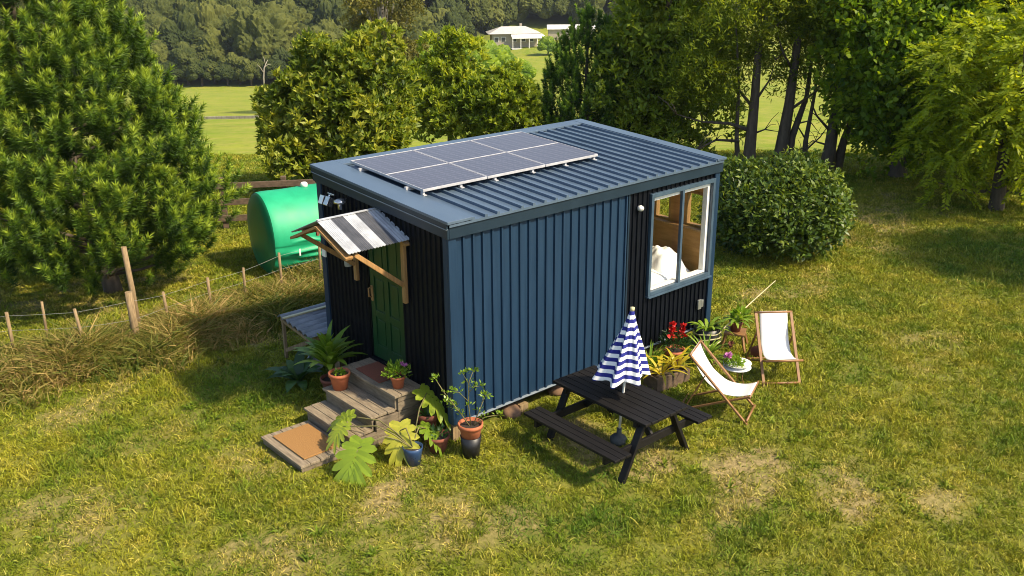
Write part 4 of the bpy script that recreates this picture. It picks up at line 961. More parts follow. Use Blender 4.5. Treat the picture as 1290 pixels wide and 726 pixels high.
# awning over the door
def awning():
    RY, RZ, N_, F_ = 1.50, 2.87, (.80, 2.60), (2.20, 2.575)
    X0 = -.92
    mb = MB(); nb = 5
    for (ey, ez) in (N_, F_):
        wdt = -X0 / 28
        vs = []; fs = []; mi = []
        for k in range(20 * 8 + 1):
            x = -.004 + X0 * k / (20 * 8); ph = 2 * math.pi * k / 8; dz = .006 * math.cos(ph) ** 3
            dx = -.0
            for (y, z) in ((RY, RZ + dz), (ey, ez + dz)): vs.append((x, y, z))
        for k in range(20 * 8):
            f_ = (2 * k, 2 * k + 1, 2 * k + 3, 2 * k + 2)
            band = int(5 * k / (20 * 8)); mb.add([vs[i] for i in f_], [(0, 1, 2, 3)], 0 if band % 2 == 0 else 1, False)
    aw = mb.build('awning', [MT['whiteiron'], MT['greyiron']], house, 0, None, .006); aw['label'] = 'small gabled door awning of white and grey iron strips'
    mb = MB(); mb.box((X0 / 2, RY, RZ + .010), (-X0 + .0, .05, .010)); mb.build('ridge_cap', MT['whiteiron'], aw)
    for (ey, ez) in (N_, F_):
        mb = MB(); mb.bar((X0 + .02, RY, RZ - .075), (X0 + .02, ey + (.02 if ey < RY else -.02), ez - .07), .035, .11, up=(1, 0, 0)); mb.build('barge_board', MT['timber'], aw, .003)
        mb = MB(); mb.bar((-.05, RY, RZ - .07), (-.05, ey, ez - .065), .035, .09, up=(1, 0, 0)); mb.build('rafter', MT['timber'], aw, .003)
        mb = MB(); sg = 1 if ey < RY else -1; yy = ey + .06 * sg; yp = ey + .24 * sg; zp = ez + .24 * (RZ - ez) / abs(RY - ey); mb.bx((X0 + .04, yp - .025, zp - .085), (-.07, yp + .025, zp - .02)); mb.build('purlin', MT['timber'], aw, .003)
        py = .90 if ey < RY else 2.06
        mb = MB(); zb_ = 1.72 if ey < RY else 1.74; mb.bx((-.075, py - .035, zb_), (-.026, py + .035, ez - .02)); mb.build('post', MT['timber'], aw, .004)
        mb = MB(); mb.bar((X0 + .12, yy, ez - .045), (-.08, py, 1.98), .045, .06); mb.build('brace', MT['timber'], aw, .003)
awning()
# small fittings
mb = MB(); mb.box((-.03, 2.62, 2.86), (.03, .16, .03)); mb.box((-.10, 2.58, 2.77), (.10, .10, .13), Matrix.Rotation(.5, 3, 'Y')); mb.box((-.10, 2.72, 2.77), (.10, .10, .13), Matrix.Rotation(.4, 3, 'Y'))
mb.tube([(-.02, 2.65, 2.86), (-.08, 2.65, 2.80)], .018, 8); mb.build('flood_light', MT['chrome'], house, .008)
mb = MB(); mb.lathe([(0, .02), (.09, 0), (.085, .035), (.03, .06), (.0, .06)], 16, (-.14, 2.22, 2.83)); mb.tube([(-.02, 2.22, 2.86), (-.14, 2.22, 2.87)], .014, 8); mb.lathe([(0, -.09), (.035, -.08), (.035, 0)], 12, (-.14, 2.22, 2.82)); mb.build('wall_lamp', MT['chrome'], house)
mb = MB(); mb.lathe([(.0, .12), (.045, .11), (.055, .0), (.05, -.10), (0, -.11)], 14, (-.09, 2.2, 2.02)); mb.bx((-.06, 2.18, 2.10), (-.0, 2.22, 2.14)); mb.build('door_lantern', MT['plastic_grey'], house)
mb = MB(); mb.bx((-.06, 2.86, 1.88), (-.036, 2.96, 2.02)); mb.build('junction_box', MT['white'], house, .005)
mb = MB(); mb.lathe([(0, -.05), (.035, -.035), (.045, 0), (.035, .035), (0, .05)], 14); o = mb.build('wall_light', MT['white'], house, 0, (3.43, -.055, 2.55)); o.rotation_euler = (R(90), 0, 0)
mb = MB(); mb.bx((4.93, -.055, .60), (5.01, -.023, .76)); mb.bx((5.02, -.05, .62), (5.07, -.023, .74)); mb.build('power_outlet', MT['steel'], house, .004)
for (x, z) in ((.03, 2.70), (.03, 1.7), (.03, .55)):
    pass
# chassis, stumps
mb = MB(); mb.bx((.12, .14, .14), (L_ - .12, .24, ZB - .025)); mb.bx((.12, W_ - .24, .14), (L_ - .12, W_ - .14, ZB - .025))
for x in np.linspace(.2, L_ - .2, 7): mb.bx((x - .04, .245, .16), (x + .04, W_ - .245, ZB - .028))
mb.build('chassis', MT['navy'], house)
for x in (.07, 1.25, 2.4, 3.6, 4.8):
    for y in (.10, 1.5, 2.85):
        mb = MB(); mb.bx((x - .075, y - .075, -.12), (x + .075, y + .075, ZB - .022 if y != 1.5 and x < .1 else .138)); mb.build('stump', MT['post'], house, .005)

# solar panels
def solar_panels():
    Wp, Hp = 1.075, 1.72; ang = math.atan(SL); first = None
    labs = ['solar panel nearest the door end of the roof', 'middle solar panel between two others on the roof', 'solar panel furthest from the door, beside bare roof ribs']
    for k in range(3):
        if first is None:
            t_ = thing('solar_panel', labs[0], 'solar panel', group='solar panels on the cabin roof'); first = t_
            mb = MB(); fw = .012
            for a, b in (((0, 0, 0), (fw, Hp, .035)), ((Wp - fw, 0, 0), (Wp, Hp, .035)), ((fw, 0, 0), (Wp - fw, fw, .035)), ((fw, Hp - fw, 0), (Wp - fw, Hp, .035)), ((fw, Hp / 2 - .012, .026), (Wp - fw, Hp / 2 + .012, .034))): mb.bx(a, b)
            mb.build('frame', MT['alu'], t_, .002)
            mb = MB(); mb.bx((fw, fw, .006), (Wp - fw, Hp - fw, .030)); mb.build('cells', MT['solar'], t_)
        else:
            t_ = copy_tree(first); t_['label'] = labs[k]
        y0 = .975; t_.location = (.355 + k * (Wp + .012), y0, zr(y0) + .079); t_.rotation_euler = (ang, 0, 0)
solar_panels()

# bed behind the window
def bed():
    b = thing('bed', 'bed with rumpled white bedding behind the big window', 'bed', (3.6, .12, .356))
    mb = MB(); mb.bx((0, 0, 0), (1.48, 1.7, .66)); mb.build('base', MT['plywood'], b)
    mb = MB(); mb.bx((.01, .01, .662), (1.47, 1.69, .80)); mb.build('mattress', MT['linen'], b, .04)
    def blob(x0, x1, y0, y1, h, f, n=34):
        vs = []; fs = []
        for i in range(n + 1):
            for j in range(n + 1):
                u, v = i / n, j / n; e = (min(1, 6 * min(u, 1 - u)) * min(1, 6 * min(v, 1 - v))) ** .5
                z = .80 + e * (h * f(u, v) + .02 * math.sin(u * 19 + 3 * math.sin(v * 7)) + .012 * math.sin(v * 31 + u * 9)); vs.append((x0 + (x1 - x0) * u, y0 + (y1 - y0) * v, z))
        for i in range(n):
            for j in range(n): fs.append((i * (n + 1) + j, (i + 1) * (n + 1) + j, (i + 1) * (n + 1) + j + 1, i * (n + 1) + j + 1))
        m_ = MB(); m_.add(vs, fs, 0, True); return m_
    blob(.0, 1.0, .0, 1.6, .16, lambda u, v: .6 + .4 * math.sin(u * 3) * math.cos(v * 2)).build('duvet', MT['linen'], b)
    blob(.72, 1.46, .12, .92, .40, lambda u, v: math.sin(math.pi * u) ** .5 * (.75 + .25 * math.sin(v * 4))).build('pillow', MT['linen'], b)
    blob(.80, 1.44, .95, 1.6, .34, lambda u, v: math.sin(math.pi * u) ** .5).build('pillow', MT['linen'], b)
bed()

# ================================================================== STEPS AND MATS
def steps():
    s_ = thing('porch_steps', 'weathered timber steps with three treads and a low landing', 'steps', (0, 0, 0))
    def planks(x0, x1, y0, y1, z, n, th=.035):
        mb = MB(); wd = (x1 - x0) / n
        for k in range(n): mb.bx((x0 + k * wd + .003, y0 + random.uniform(-.006, .006), z - th), (x0 + (k + 1) * wd - .003, y1 + random.uniform(-.006, .006), z + random.uniform(-.002, .002)))
        return mb
    for (x0, x1, y0, y1, z, n) in ((-.50, -.035, .60, 1.88, .62, 4), (-.85, -.47, .64, 1.84, .42, 3), (-1.17, -.82, .66, 1.82, .235, 3)):
        planks(x0, x1, y0, y1, z, n).build('tread', MT['grey_timber'], s_, .004)
    for (x, y0, y1, z0, z1) in ((-.445, .66, 1.82, .385, .583), (-.80, .68, 1.80, .20, .383), (-1.12, .70, 1.78, .03, .198)):
        mb = MB(); mb.bx((x - .018, y0, z0), (x + .018, y1, z1)); mb.build('riser', MT['grey_timber_side'], s_, .003)
    for y in (.65, 1.80):
        mb = MB()
        for (x0, x1, z1) in ((-.43, -.06, .583), (-.78, -.431, .383), (-1.10, -.781, .198)):
            k = 0; z = -.02
            while z < z1 - .02:
                h = min(.13, z1 - z); mb.bx((x0, y - .02, z), (x1, y + .02, z + h - .006)); z += .13
        mb.build('side_panel', MT['grey_timber_side'], s_, .004)
    l_ = planks(-1.86, -1.16, .70, 1.74, .075, 5).build('landing', MT['grey_timber'], s_, .004)
    mb = MB(); mb.bx((-1.84, .72, -.03), (-1.80, 1.72, .038)); mb.bx((-1.80, .72, -.03), (-1.20, .76, .038)); mb.bx((-1.80, 1.68, -.03), (-1.20, 1.72, .038)); mb.build('bearer', MT['grey_timber_side'], l_, .003)
steps()
mb = MB(); mb.bx((-.265, -.40, 0), (.265, .40, .018)); tag(mb.build('doormat', MT['coir'], None, .006, (-1.485, 1.22, .078)), 'orange brown coir mat on the low landing', 'doormat').rotation_euler[2] = .01
mb = MB(); mb.bx((-.18, -.30, 0), (.18, .30, .014)); tag(mb.build('doormat', MT['redmat'], None, .005, (-.235, 1.36, .623)), 'rust red mat on the top step by the door', 'doormat').rotation_euler[2] = -.03

# ================================================================== POTS AND PLANTS
def pot(root, r_, h, mat, rim=True, z0=0, soil=True):
    pr = [(0, 0), (r_ * .68, 0), (r_ * .92, h * .78)] + ([(r_ * .93, h * .79), (r_ * 1.03, h * .79), (r_ * 1.05, h), (r_ * .92, h), (r_ * .88, h * .82)] if rim else [(r_, h), (r_ * .93, h), (r_ * .88, h * .8)])
    pr.append((0, h * .80)); mb = MB(); mb.lathe(pr, 28, (0, 0, z0)); o = mb.build('pot', MT[mat], root)
    if soil:
        mb = MB(); mb.lathe([(0, h * .86), (r_ * .5, h * .865), (r_ * .885, h * .85)], 20, (0, 0, z0)); mb.build('soil', MT['soil'], root)
    return o
def straps(n, l, wd, arch=.6, lift=.9, seg=6, base=(0, 0, 0), rad=.03, jitter=.3):
    """arching strap leaves as one mesh of quads; returns V (N,4,3), T"""
    V = []; T = []
    for i in range(n):
        a = 2 * math.pi * i / n + random.uniform(-jitter, jitter); d = Vector((math.cos(a), math.sin(a), 0)); sd = Vector((-d.y, d.x, 0))
        L0 = l * random.uniform(.65, 1.15); el = lift * random.uniform(.6, 1.25); p_ = Vector(base) + d * rad; pts = []; t = random.uniform(.15, .85)
        for k in range(seg + 1):
            pts.append(p_.copy()); e = el - arch * 2.2 * (k / seg); p_ = p_ + (d * math.cos(e) + Vector((0, 0, math.sin(e)))) * (L0 / seg)
        for k in range(seg):
            w0 = wd * math.sin(math.pi * min(.98, (k + .6) / (seg + .6))) ** .7 * .5; w1 = wd * math.sin(math.pi * min(.995, (k + 1.6) / (seg + .6))) ** .7 * .5
            V.append([pts[k] - sd * w0, pts[k] + sd * w0, pts[k + 1] + sd * w1, pts[k + 1] - sd * w1]); T.append(t + random.uniform(-.08, .08))
    return np.array([[list(q) for q in v] for v in V]), np.clip(np.array(T), 0, 1)
def leaf_ball(n, c, r3, l, wd, up=.4):
    d = rdir(n); d[:, 2] = np.abs(d[:, 2]) * 1 - .15; P = np.array(c) + d * np.array(r3) * rng.uniform(.35, 1, (n, 1)); D = unit(d + rng.normal(size=(n, 3)) * .5 + np.array([0, 0, up]))
    return leaves(P, D, l * rng.uniform(.6, 1.2, n), wd * rng.uniform(.8, 1.2, n), .08), np.clip(rng.normal(.5, .2, n), 0, 1)
def foliage(root, V, T, mat, name='leaves'): return npmesh(name, V, 4, MT[mat], {'tint': T}, root)
def flowers(root, pts, r_, mat):
    n = 14; P = np.repeat(np.array(pts, float), n, 0); D = rdir(len(P)); D[:, 2] = np.abs(D[:, 2]); npmesh('flowers', leaves(P, unit(D), r_, r_ * .7, .1), 4, MT[mat], {'tint': np.full(len(P), .5)}, root)
def stem_mesh(root, lst, r_=.006, mat='stem', name='stem'):
    mb = MB()
    for pts in lst: mb.tube(pts, [r_] * (len(pts) - 1) + [r_ * .5], 6)
    return mb.build(name, MT[mat], root)

# pot on the second tread
t_ = thing('flower_pot', 'large terracotta pot with a small seedling on the left end of the second step', 'flower pot', (-.67, 1.66, .424)); pot(t_, .145, .24, 'terra')
V, T = leaf_ball(60, (0, 0, .22), (.08, .08, .06), .055, .035); foliage(t_, V, T, 'strap')
# pot on the top tread
t_ = thing('flower_pot', 'small terracotta pot with a leafy pink flowering plant on the top step', 'flower pot', (-.30, .80, .624)); pot(t_, .10, .17, 'terra')
V, T = leaf_ball(230, (0, 0.02, .20), (.17, .17, .15), .075, .035); foliage(t_, V, T, 'strap'); flowers(t_, [(.06, -.03, .33), (.09, -.05, .31), (.05, -.07, .32)], .04, 'pink')
# tall leafy plant beside the steps
x, y = -.42, 2.33; t_ = thing('potted_plant', 'leafy plant with long pointed leaves in a brown pot left of the steps', 'potted plant', (x, y, gzf(x, y))); pot(t_, .15, .26, 'old_terra')
V, T = straps(34, .58, .095, .62, 1.25, 7, (0, 0, .42), .03); V2, T2_ = straps(20, .46, .085, .45, 1.45, 7, (0, 0, .62), .02); foliage(t_, np.concatenate([V, V2]), np.concatenate([T, T2_]), 'strap')
stem_mesh(t_, [[(0, 0, .2), (.02, 0, .4), (0, .01, .6)], [(.03, 0, .2), (.05, .02, .45)]], .014)
# plants by the lean-to
x, y = -.62, 2.95; t_ = thing('shade_plant', 'dark broad leaved plant on the grass below the lean-to', 'plant', (x, y, gzf(x, y))); V, T = straps(16, .55, .16, .7, 1.1, 6, (0, 0, .05), .03); foliage(t_, V, T, 'deep')
# monstera
def monstera_leaf(l, wd, lob=6):
    """split leaf: fingers leaving the midrib, fused near it, drooping outwards"""
    V = []; K = 6
    def zz(x, y): r2 = (x * x + y * y) / (l * l); return -.34 * l * r2 + .10 * abs(y)
    for sd in (-1, 1):
        for k in range(lob):
            q = (k + .5) / lob; a = R(128 - 112 * q ** .9); Lf = wd * (1.02 + .30 * q - .5 * (1 - q) ** 3) * (1.0 if k < lob - 1 else 1.05); b0 = l * .70 * q
            hw = l * .70 / lob * .72 * (1.0 + .35 * (1 - q))
            d = (math.cos(a), math.sin(a) * sd); n_ = (-d[1], d[0])
            P = []
            for i in range(K + 1):
                v = i / K; w_ = hw * (1.0 if v < .45 else 1.0 - .22 * (v - .45) / .55) * (1 if v < .8 else max(.12, 1 - ((v - .8) / .2) ** 2 * .85))
                w_ *= min(1, .75 + v); x = b0 + d[0] * Lf * v; y = d[1] * Lf * v
                P.append([(x + n_[0] * w_ * e, y + n_[1] * w_ * e) for e in (-1, 0, 1)])
            for i in range(K):
                for e in (0, 1):
                    f = lambda p_, e_: (p_[0], p_[1], zz(p_[0], p_[1]) + (.035 * l * .5 if e_ == 1 else 0) * -1 + .004 * k)
                    V.append([f(P[i][e], e), f(P[i][e + 1], e + 1), f(P[i + 1][e + 1], e + 1), f(P[i + 1][e], e)])
    return np.array(V, float)
def monstera():
    t_ = thing('monstera_plant', 'sprawling monstera in a blue pot with big split leaves beside the steps', 'potted plant', (-.68, -.02, gzf(-.68, -.02)))
    pot(t_, .13, .25, 'bluepot', False)
    base = Vector((0, 0, .22)); loc = Vector((-.68, -.02, 0))
    # tip position (world), heading, tilt, length, tint
    LV = [((-.10, .44, .63), -70, -18, .58, .55), ((-.72, .18, .40), -125, -42, .56, .88), ((-1.32, .22, .36), -150, -30, .66, .45), ((-1.05, .86, .46), 150, -20, .40, .55), ((-.38, .10, .34), -60, -30, .42, .15), ((-1.22, .72, .42), 190, -25, .36, .6)]
    for (p_, hd, tl, l, tn) in LV:
        V = monstera_leaf(l * .85, l * .42); r_ = Matrix.Rotation(R(hd), 3, 'Z') @ Matrix.Rotation(R(-tl), 3, 'Y') @ Matrix.Rotation(R(random.uniform(-15, 15)), 3, 'X')
        q = Vector(p_) - loc; W = np.einsum('ij,nkj->nki', np.array(r_), V - np.array([l * .15, 0, 0])) + np.array(q)
        npmesh('leaf', W, 4, MT['monst'], {'tint': np.clip(np.full(len(W), tn) + rng.normal(0, .03, len(W)), 0, 1)}, t_)
        m_ = base.lerp(q, .5) + Vector((0, 0, .16)); stem_mesh(t_, [[base, base.lerp(m_, .5) + Vector((0, 0, .03)), m_, m_.lerp(q, .6), q]], .009)
monstera()
x, y = -.26, .02; t_ = thing('terracotta_pot', 'dark red terracotta pot with trailing leaves by the cabin corner', 'flower pot', (x, y, gzf(x, y) - .01)); pot(t_, .15, .24, 'old_terra'); V, T = leaf_ball(40, (0, 0, .24), (.14, .14, .10), .09, .04); foliage(t_, V, T, 'deep')
x, y = -.18, .33; t_ = thing('terracotta_pot', 'tall terracotta pot of grey green leaves against the black wall', 'flower pot', (x, y, gzf(x, y) - .01)); pot(t_, .13, .40, 'old_terra'); V, T = straps(8, .2, .05, .5, 1.0, 5, (0, 0, .34)); foliage(t_, V, T, 'deep')
# shrub in a terracotta pot standing in a black pot
def shrub():
    x, y = -.02, -.36; g = gzf(x, y)
    b = MB(); b.lathe([(0, 0), (.105, 0), (.135, .29), (.125, .29), (.115, .2), (0, .2)], 26); tag(b.build('black_pot', MT['blackpot'], None, 0, (x, y, g)), 'black plastic pot holding the terracotta shrub pot', 'pot')
    t_ = thing('potted_shrub', 'thin leggy shrub in a terracotta pot by the cabin corner', 'potted plant', (x, y, g + .205)); pot(t_, .155, .26, 'terra')
    ST = [[(0, 0, .2), (-.10, .10, .42), (-.22, .22, .66), (-.30, .30, .86)], [(.01, 0, .2), (0, .03, .5), (.02, .04, .80), (.06, .0, .95)], [(.02, -.01, .2), (.10, -.05, .40), (.17, -.10, .62)], [(0, -.02, .2), (.14, -.12, .34), (.28, -.22, .36)], [(0, 0, .2), (-.06, .10, .36), (-.12, .18, .46)]]
    side = [[(-.16, .16, .54), (-.24, .12, .60), (-.30, .10, .62)], [(0, .03, .55), (-.09, .10, .68), (-.16, .14, .70)], [(.01, .04, .66), (.08, .0, .74), (.13, -.03, .74)], [(.02, .04, .78), (-.03, .09, .92)], [(.13, -.07, .52), (.20, -.04, .60)]]
    stem_mesh(t_, ST, .0075); stem_mesh(t_, side, .005)
    Vs = []; Ts = []
    for p_ in ST + side:
        for k in range(1, len(p_)):
            c = p_[k]
            V, T = leaf_ball(22 if k == len(p_) - 1 else 9, c, (.055, .055, .05), .055, .024, .3); Vs.append(V); Ts.append(T)
    foliage(t_, np.concatenate(Vs), np.concatenate(Ts), 'strap')
shrub()
mb = MB(); mb.lathe([(0, 0), (.10, .0), (.15, .07), (.14, .15), (.08, .19), (0, .2)], 22); tag(mb.build('clay_urn', MT['stone'], None, 0, (1.02, .12, gzf(1.02, .12) - .02)), 'round brown clay pot lying in the shade under the cabin', 'pot').rotation_euler = (.5, .2, 0)
mb = MB(); mb.lathe([(0, 0), (.09, 0), (.14, .05), (.11, .12), (0, .14)], 12); tag(mb.build('stone', MT['stone'], None, 0, (2.05, .22, gzf(2.05, .22) - .02)), 'rough brown stone under the cabin behind the picnic table', 'stone')

# planter of yellow bromeliads and the plants behind it
x, y = 3.42, -.70; t_ = thing('planter_box', 'dark wooden planter box of yellow bromeliads', 'planter', (x, y, gzf(x, y)), R(-8))
mb = MB()
for a, b in (((-.32, -.15, 0), (.32, -.12, .22)), ((-.32, .12, 0), (.32, .15, .22)), ((-.32, -.12, 0), (-.29, .12, .22)), ((.29, -.12, 0), (.32, .12, .22))): mb.bx(a, b)
mb.build('box', MT['dark_post'], t_, .004); mb = MB(); mb.bx((-.289, -.119, .02), (.289, .119, .17)); mb.build('soil', MT['soil'], t_)
V, T = straps(15, .50, .045, .62, .95, 7, (-.12, 0, .2), .03); V2, T2_ = straps(13, .46, .042, .6, 1.0, 7, (.2, .02, .2), .03); foliage(t_, np.concatenate([V, V2]), np.concatenate([T, T2_]), 'brom')
x, y = 3.55, -.25; t_ = thing('spider_plant', 'green clump of narrow arching leaves between the planter and the cabin wall', 'plant', (x, y, gzf(x, y))); V, T = straps(70, .46, .022, .5, 1.2, 6, (0, 0, .02), .06, .5); foliage(t_, V, T, 'strap')
x, y = 4.02, -.34; t_ = thing('red_flower_pot', 'terracotta pot of bright red flowers by the cabin wall', 'flower pot', (x, y, gzf(x, y))); pot(t_, .16, .26, 'terra'); V, T = leaf_ball(360, (0, 0, .36), (.22, .22, .22), .09, .03); foliage(t_, V, T, 'deep')
flowers(t_, [(-.05, .02, .60), (-.05, .02, .66), (-.04, .02, .55), (.10, -.06, .56), (.11, -.06, .62), (.09, -.05, .50), (-.12, -.02, .50), (-.10, -.04, .46), (.06, -.12, .48)], .075, 'red')
x, y = 4.45, -.62; t_ = thing('spider_plant', 'bright green spider plant on the grass beside the near deck chair', 'plant', (x, y, gzf(x, y))); V, T = straps(60, .46, .026, .6, 1.15, 6, (0, 0, .03), .05, .5); foliage(t_, V, T, 'strap')
# bucket with a coiled hose
x, y = 4.98, -.22; t_ = thing('hose_bucket', 'black bucket of arching green leaves wrapped in a pale hose at the cabin corner', 'bucket', (x, y, gzf(x, y)))
mb = MB(); mb.lathe([(0, 0), (.17, 0), (.21, .36), (.20, .36), (.16, .1), (0, .1)], 26); mb.build('bucket', MT['blackpot'], t_)
mb_ = straps(22, .40, .05, .75, 1.0, 7, (0, 0, .30), .05); foliage(t_, mb_[0], mb_[1], 'strap')
mb = MB(); mb.tube([(.225 * math.cos(a * .3), .225 * math.sin(a * .3), .08 + .004 * a + .008 * math.sin(a * 1.3)) for a in range(64)], .012, 6); mb.build('hose', MT['hose'], t_)
# leafy succulent in a pot on a little stool
x, y = 5.32, -.52; t_ = thing('wooden_stool', 'small toppled looking brown wooden stool behind the deck chairs', 'stool', (x, y, gzf(x, y)), .5)
mb = MB(); mb.bx((-.16, -.16, .26), (.16, .16, .29)); mb.build('seat', MT['cane'], t_, .004)
for a, b in ((-1, -1), (1, -1), (-1, 1), (1, 1)):
    mb = MB(); mb.bar((a * .13, b * .13, .26), (a * .19, b * .19, -.01), .032, .032); mb.build('leg', MT['cane'], t_)
t_ = thing('succulent_pot', 'trailing succulent in a terracotta pot on the brown stool', 'flower pot', (x, y, gzf(x, y) + .292)); pot(t_, .11, .16, 'old_terra')
V, T = straps(16, .34, .055, .8, 1.0, 7, (0, 0, .14), .03); V2, T2_ = leaf_ball(60, (.12, .02, .2), (.14, .12, .12), .13, .07); foliage(t_, np.concatenate([V, V2]), np.concatenate([T, T2_]), 'strap')
x, y = 5.15, -.95; t_ = thing('clay_pot', 'low brown clay pot lying on the grass behind the deck chairs', 'pot', (x, y, gzf(x, y) + .08)); o = pot(t_, .11, .17, 'old_terra'); 
t_.rotation_euler = (R(78), 0, .6)
mb = MB(); mb.tube([(0, 0, 0), (1.1, .27, .16), (2.15, .52, .30)], [.010, .010, .008], 7); tag(mb.build('bamboo_stick', MT['bamboo'], None, 0, (4.95, -.55, .42)), 'long pale bamboo stick poking out from the plants', 'stick').rotation_euler = (0, R(4), 0)
# wire table with a white dish
x, y = 4.12, -1.42; g = gzf(x, y); t_ = thing('wire_table', 'small round white wire table between the deck chairs', 'table', (x, y, g))
mb = MB(); mb.lathe([(0, .285), (.20, .285), (.205, .295), (.2, .30), (0, .30)], 28); mb.build('table_top', MT['dish'], t_)
for k in range(3):
    a = k * 2.09 + .5; mb = MB(); mb.tube([(.12 * math.cos(a), .12 * math.sin(a), .285), (.10 * math.cos(a), .1 * math.sin(a), .15), (.17 * math.cos(a), .17 * math.sin(a), -.01)], .008, 6); mb.build('leg', MT['cane'], t_)
t_ = thing('flower_dish', 'white dish of green plants with a purple flower on the wire table', 'flower pot', (x, y, g + .301)); mb = MB(); mb.lathe([(0, 0), (.12, .0), (.20, .05), (.205, .055), (.19, .05), (.1, .02), (0, .02)], 28); mb.build('dish', MT['dish'], t_)
V, T = leaf_ball(320, (-.06, .02, .05), (.14, .14, .14), .06, .026); foliage(t_, V, T, 'strap'); flowers(t_, [(-.17, .06, .17), (-.15, .05, .19)], .07, 'pink'); flowers(t_, [(-.02, .14, .26), (-.0, .13, .30)], .06, 'old_terra')

# ================================================================== PICNIC TABLE
def picnic():
    cx, cy = 1.555, -1.42; Hx, Hy = .385, .82
    t_ = thing('picnic_table', 'black stained timber picnic table with two attached benches', 'picnic table', (cx, cy, gzf(cx, cy)), R(-1.5))
    mb = MB(); n = 7; wd = 2 * Hx / n
    for k in range(n): mb.bx((-Hx + k * wd + .004, -Hy + random.uniform(-.004, .004), .70), (-Hx + (k + 1) * wd - .004, Hy + random.uniform(-.004, .004), .738 + random.uniform(-.0015, .0015)))
    mb.build('tabletop', MT['stain'], t_, .005)
    for sx in (-1, 1):
        mb = MB(); x0 = .62 if sx > 0 else .62
        for k in range(3): a = sx * (.61 + k * .095); b = sx * (.61 + (k + 1) * .095 - .007); mb.bx((min(a, b), -Hy, .405), (max(a, b), Hy, .44))
        mb.build('bench', MT['stain'], t_, .005)
    for sy in (-1, 1):
        y = sy * .66
        mb = MB(); mb.bx((-Hx + .03, y - .022 - sy * .045, .615), (Hx - .03, y + .022 - sy * .045, .698)); mb.build('batten', MT['stain'], t_, .004)
        mb = MB(); mb.bx((-.87, y - .022 - sy * .045, .30), (.87, y + .022 - sy * .045, .403)); mb.build('crossbeam', MT['stain'], t_, .004)
        for sx in (-1, 1):
            mb = MB(); mb.bar((sx * .24, y, .695), (sx * .60, y, -.03), .045, .10, up=(0, 1, 0))
            o = mb.build('leg', MT['stain'], t_, .004)
        mb = MB(); mb.bar((0, y - sy * .07, .35), (0, sy * .22, .695), .09, .04, up=(1, 0, 0)); mb.build('brace', MT['stain'], t_, .004)
picnic()

# ================================================================== PARASOL
def parasol():
    x, y = 1.58, -1.42; g = gzf(x, y)
    t_ = thing('parasol', 'closed blue and white striped parasol through the picnic table', 'parasol', (x, y, g)); t_.rotation_euler = (R(2.2), R(3.0), 0)
    mb = MB(); mb.lathe([(0, 0), (.10, 0), (.11, .08), (.08, .11), (.035, .12), (.03, .22), (0, .22)], 24, (0, 0, .01)); mb.build('base', MT['concrete'], t_)
    mb = MB(); mb.tube([(0, 0, .1), (0, 0, 1.86)], .0165, 12); mb.build('pole', MT['white'], t_)
    mb = MB(); mb.lathe([(0, 1.85), (.028, 1.85), (.03, 1.90), (0, 1.905)], 14); mb.build('finial', MT['bamboo'], t_)
    nA, nZ = 128, 60; vs = []; band = []
    for i in range(nZ + 1):
        v = i / nZ
        for k in range(nA):
            a = 2 * math.pi * k / nA; fold = math.cos(7 * a + .6 * math.sin(2 * a) + .5 * v); f2 = math.cos(14 * a + 1.3)
            sk = 1 + .32 * math.cos(a - R(150)) * v + .16 * math.cos(a - R(-20)) * v           # skirt hangs wider to one side
            r_ = (.028 + .285 * v ** 1.12) * sk * (1 + (.17 * fold + .07 * f2) * min(1, v * 2.2))
            hem = .05 * math.cos(a - R(150)) * v + .022 * fold * v
            vs.append((r_ * math.cos(a), r_ * math.sin(a), 1.855 - .85 * v - hem)); band.append(v * 9.0 + .12 * fold * v)
    fs = [(i * nA + k, (i + 1) * nA + k, (i + 1) * nA + (k + 1) % nA, i * nA + (k + 1) % nA) for i in range(nZ) for k in range(nA)]
    mb = MB(); mb.add(vs, fs, 0, True); o = mb.build('canopy', MT['stripe'], t_)
    at = o.data.attributes.new('band', 'FLOAT', 'POINT'); at.data.foreach_set('value', np.array(band, np.float32))
    q = o.modifiers.new('s', 'SOLIDIFY'); q.thickness = .004
parasol()

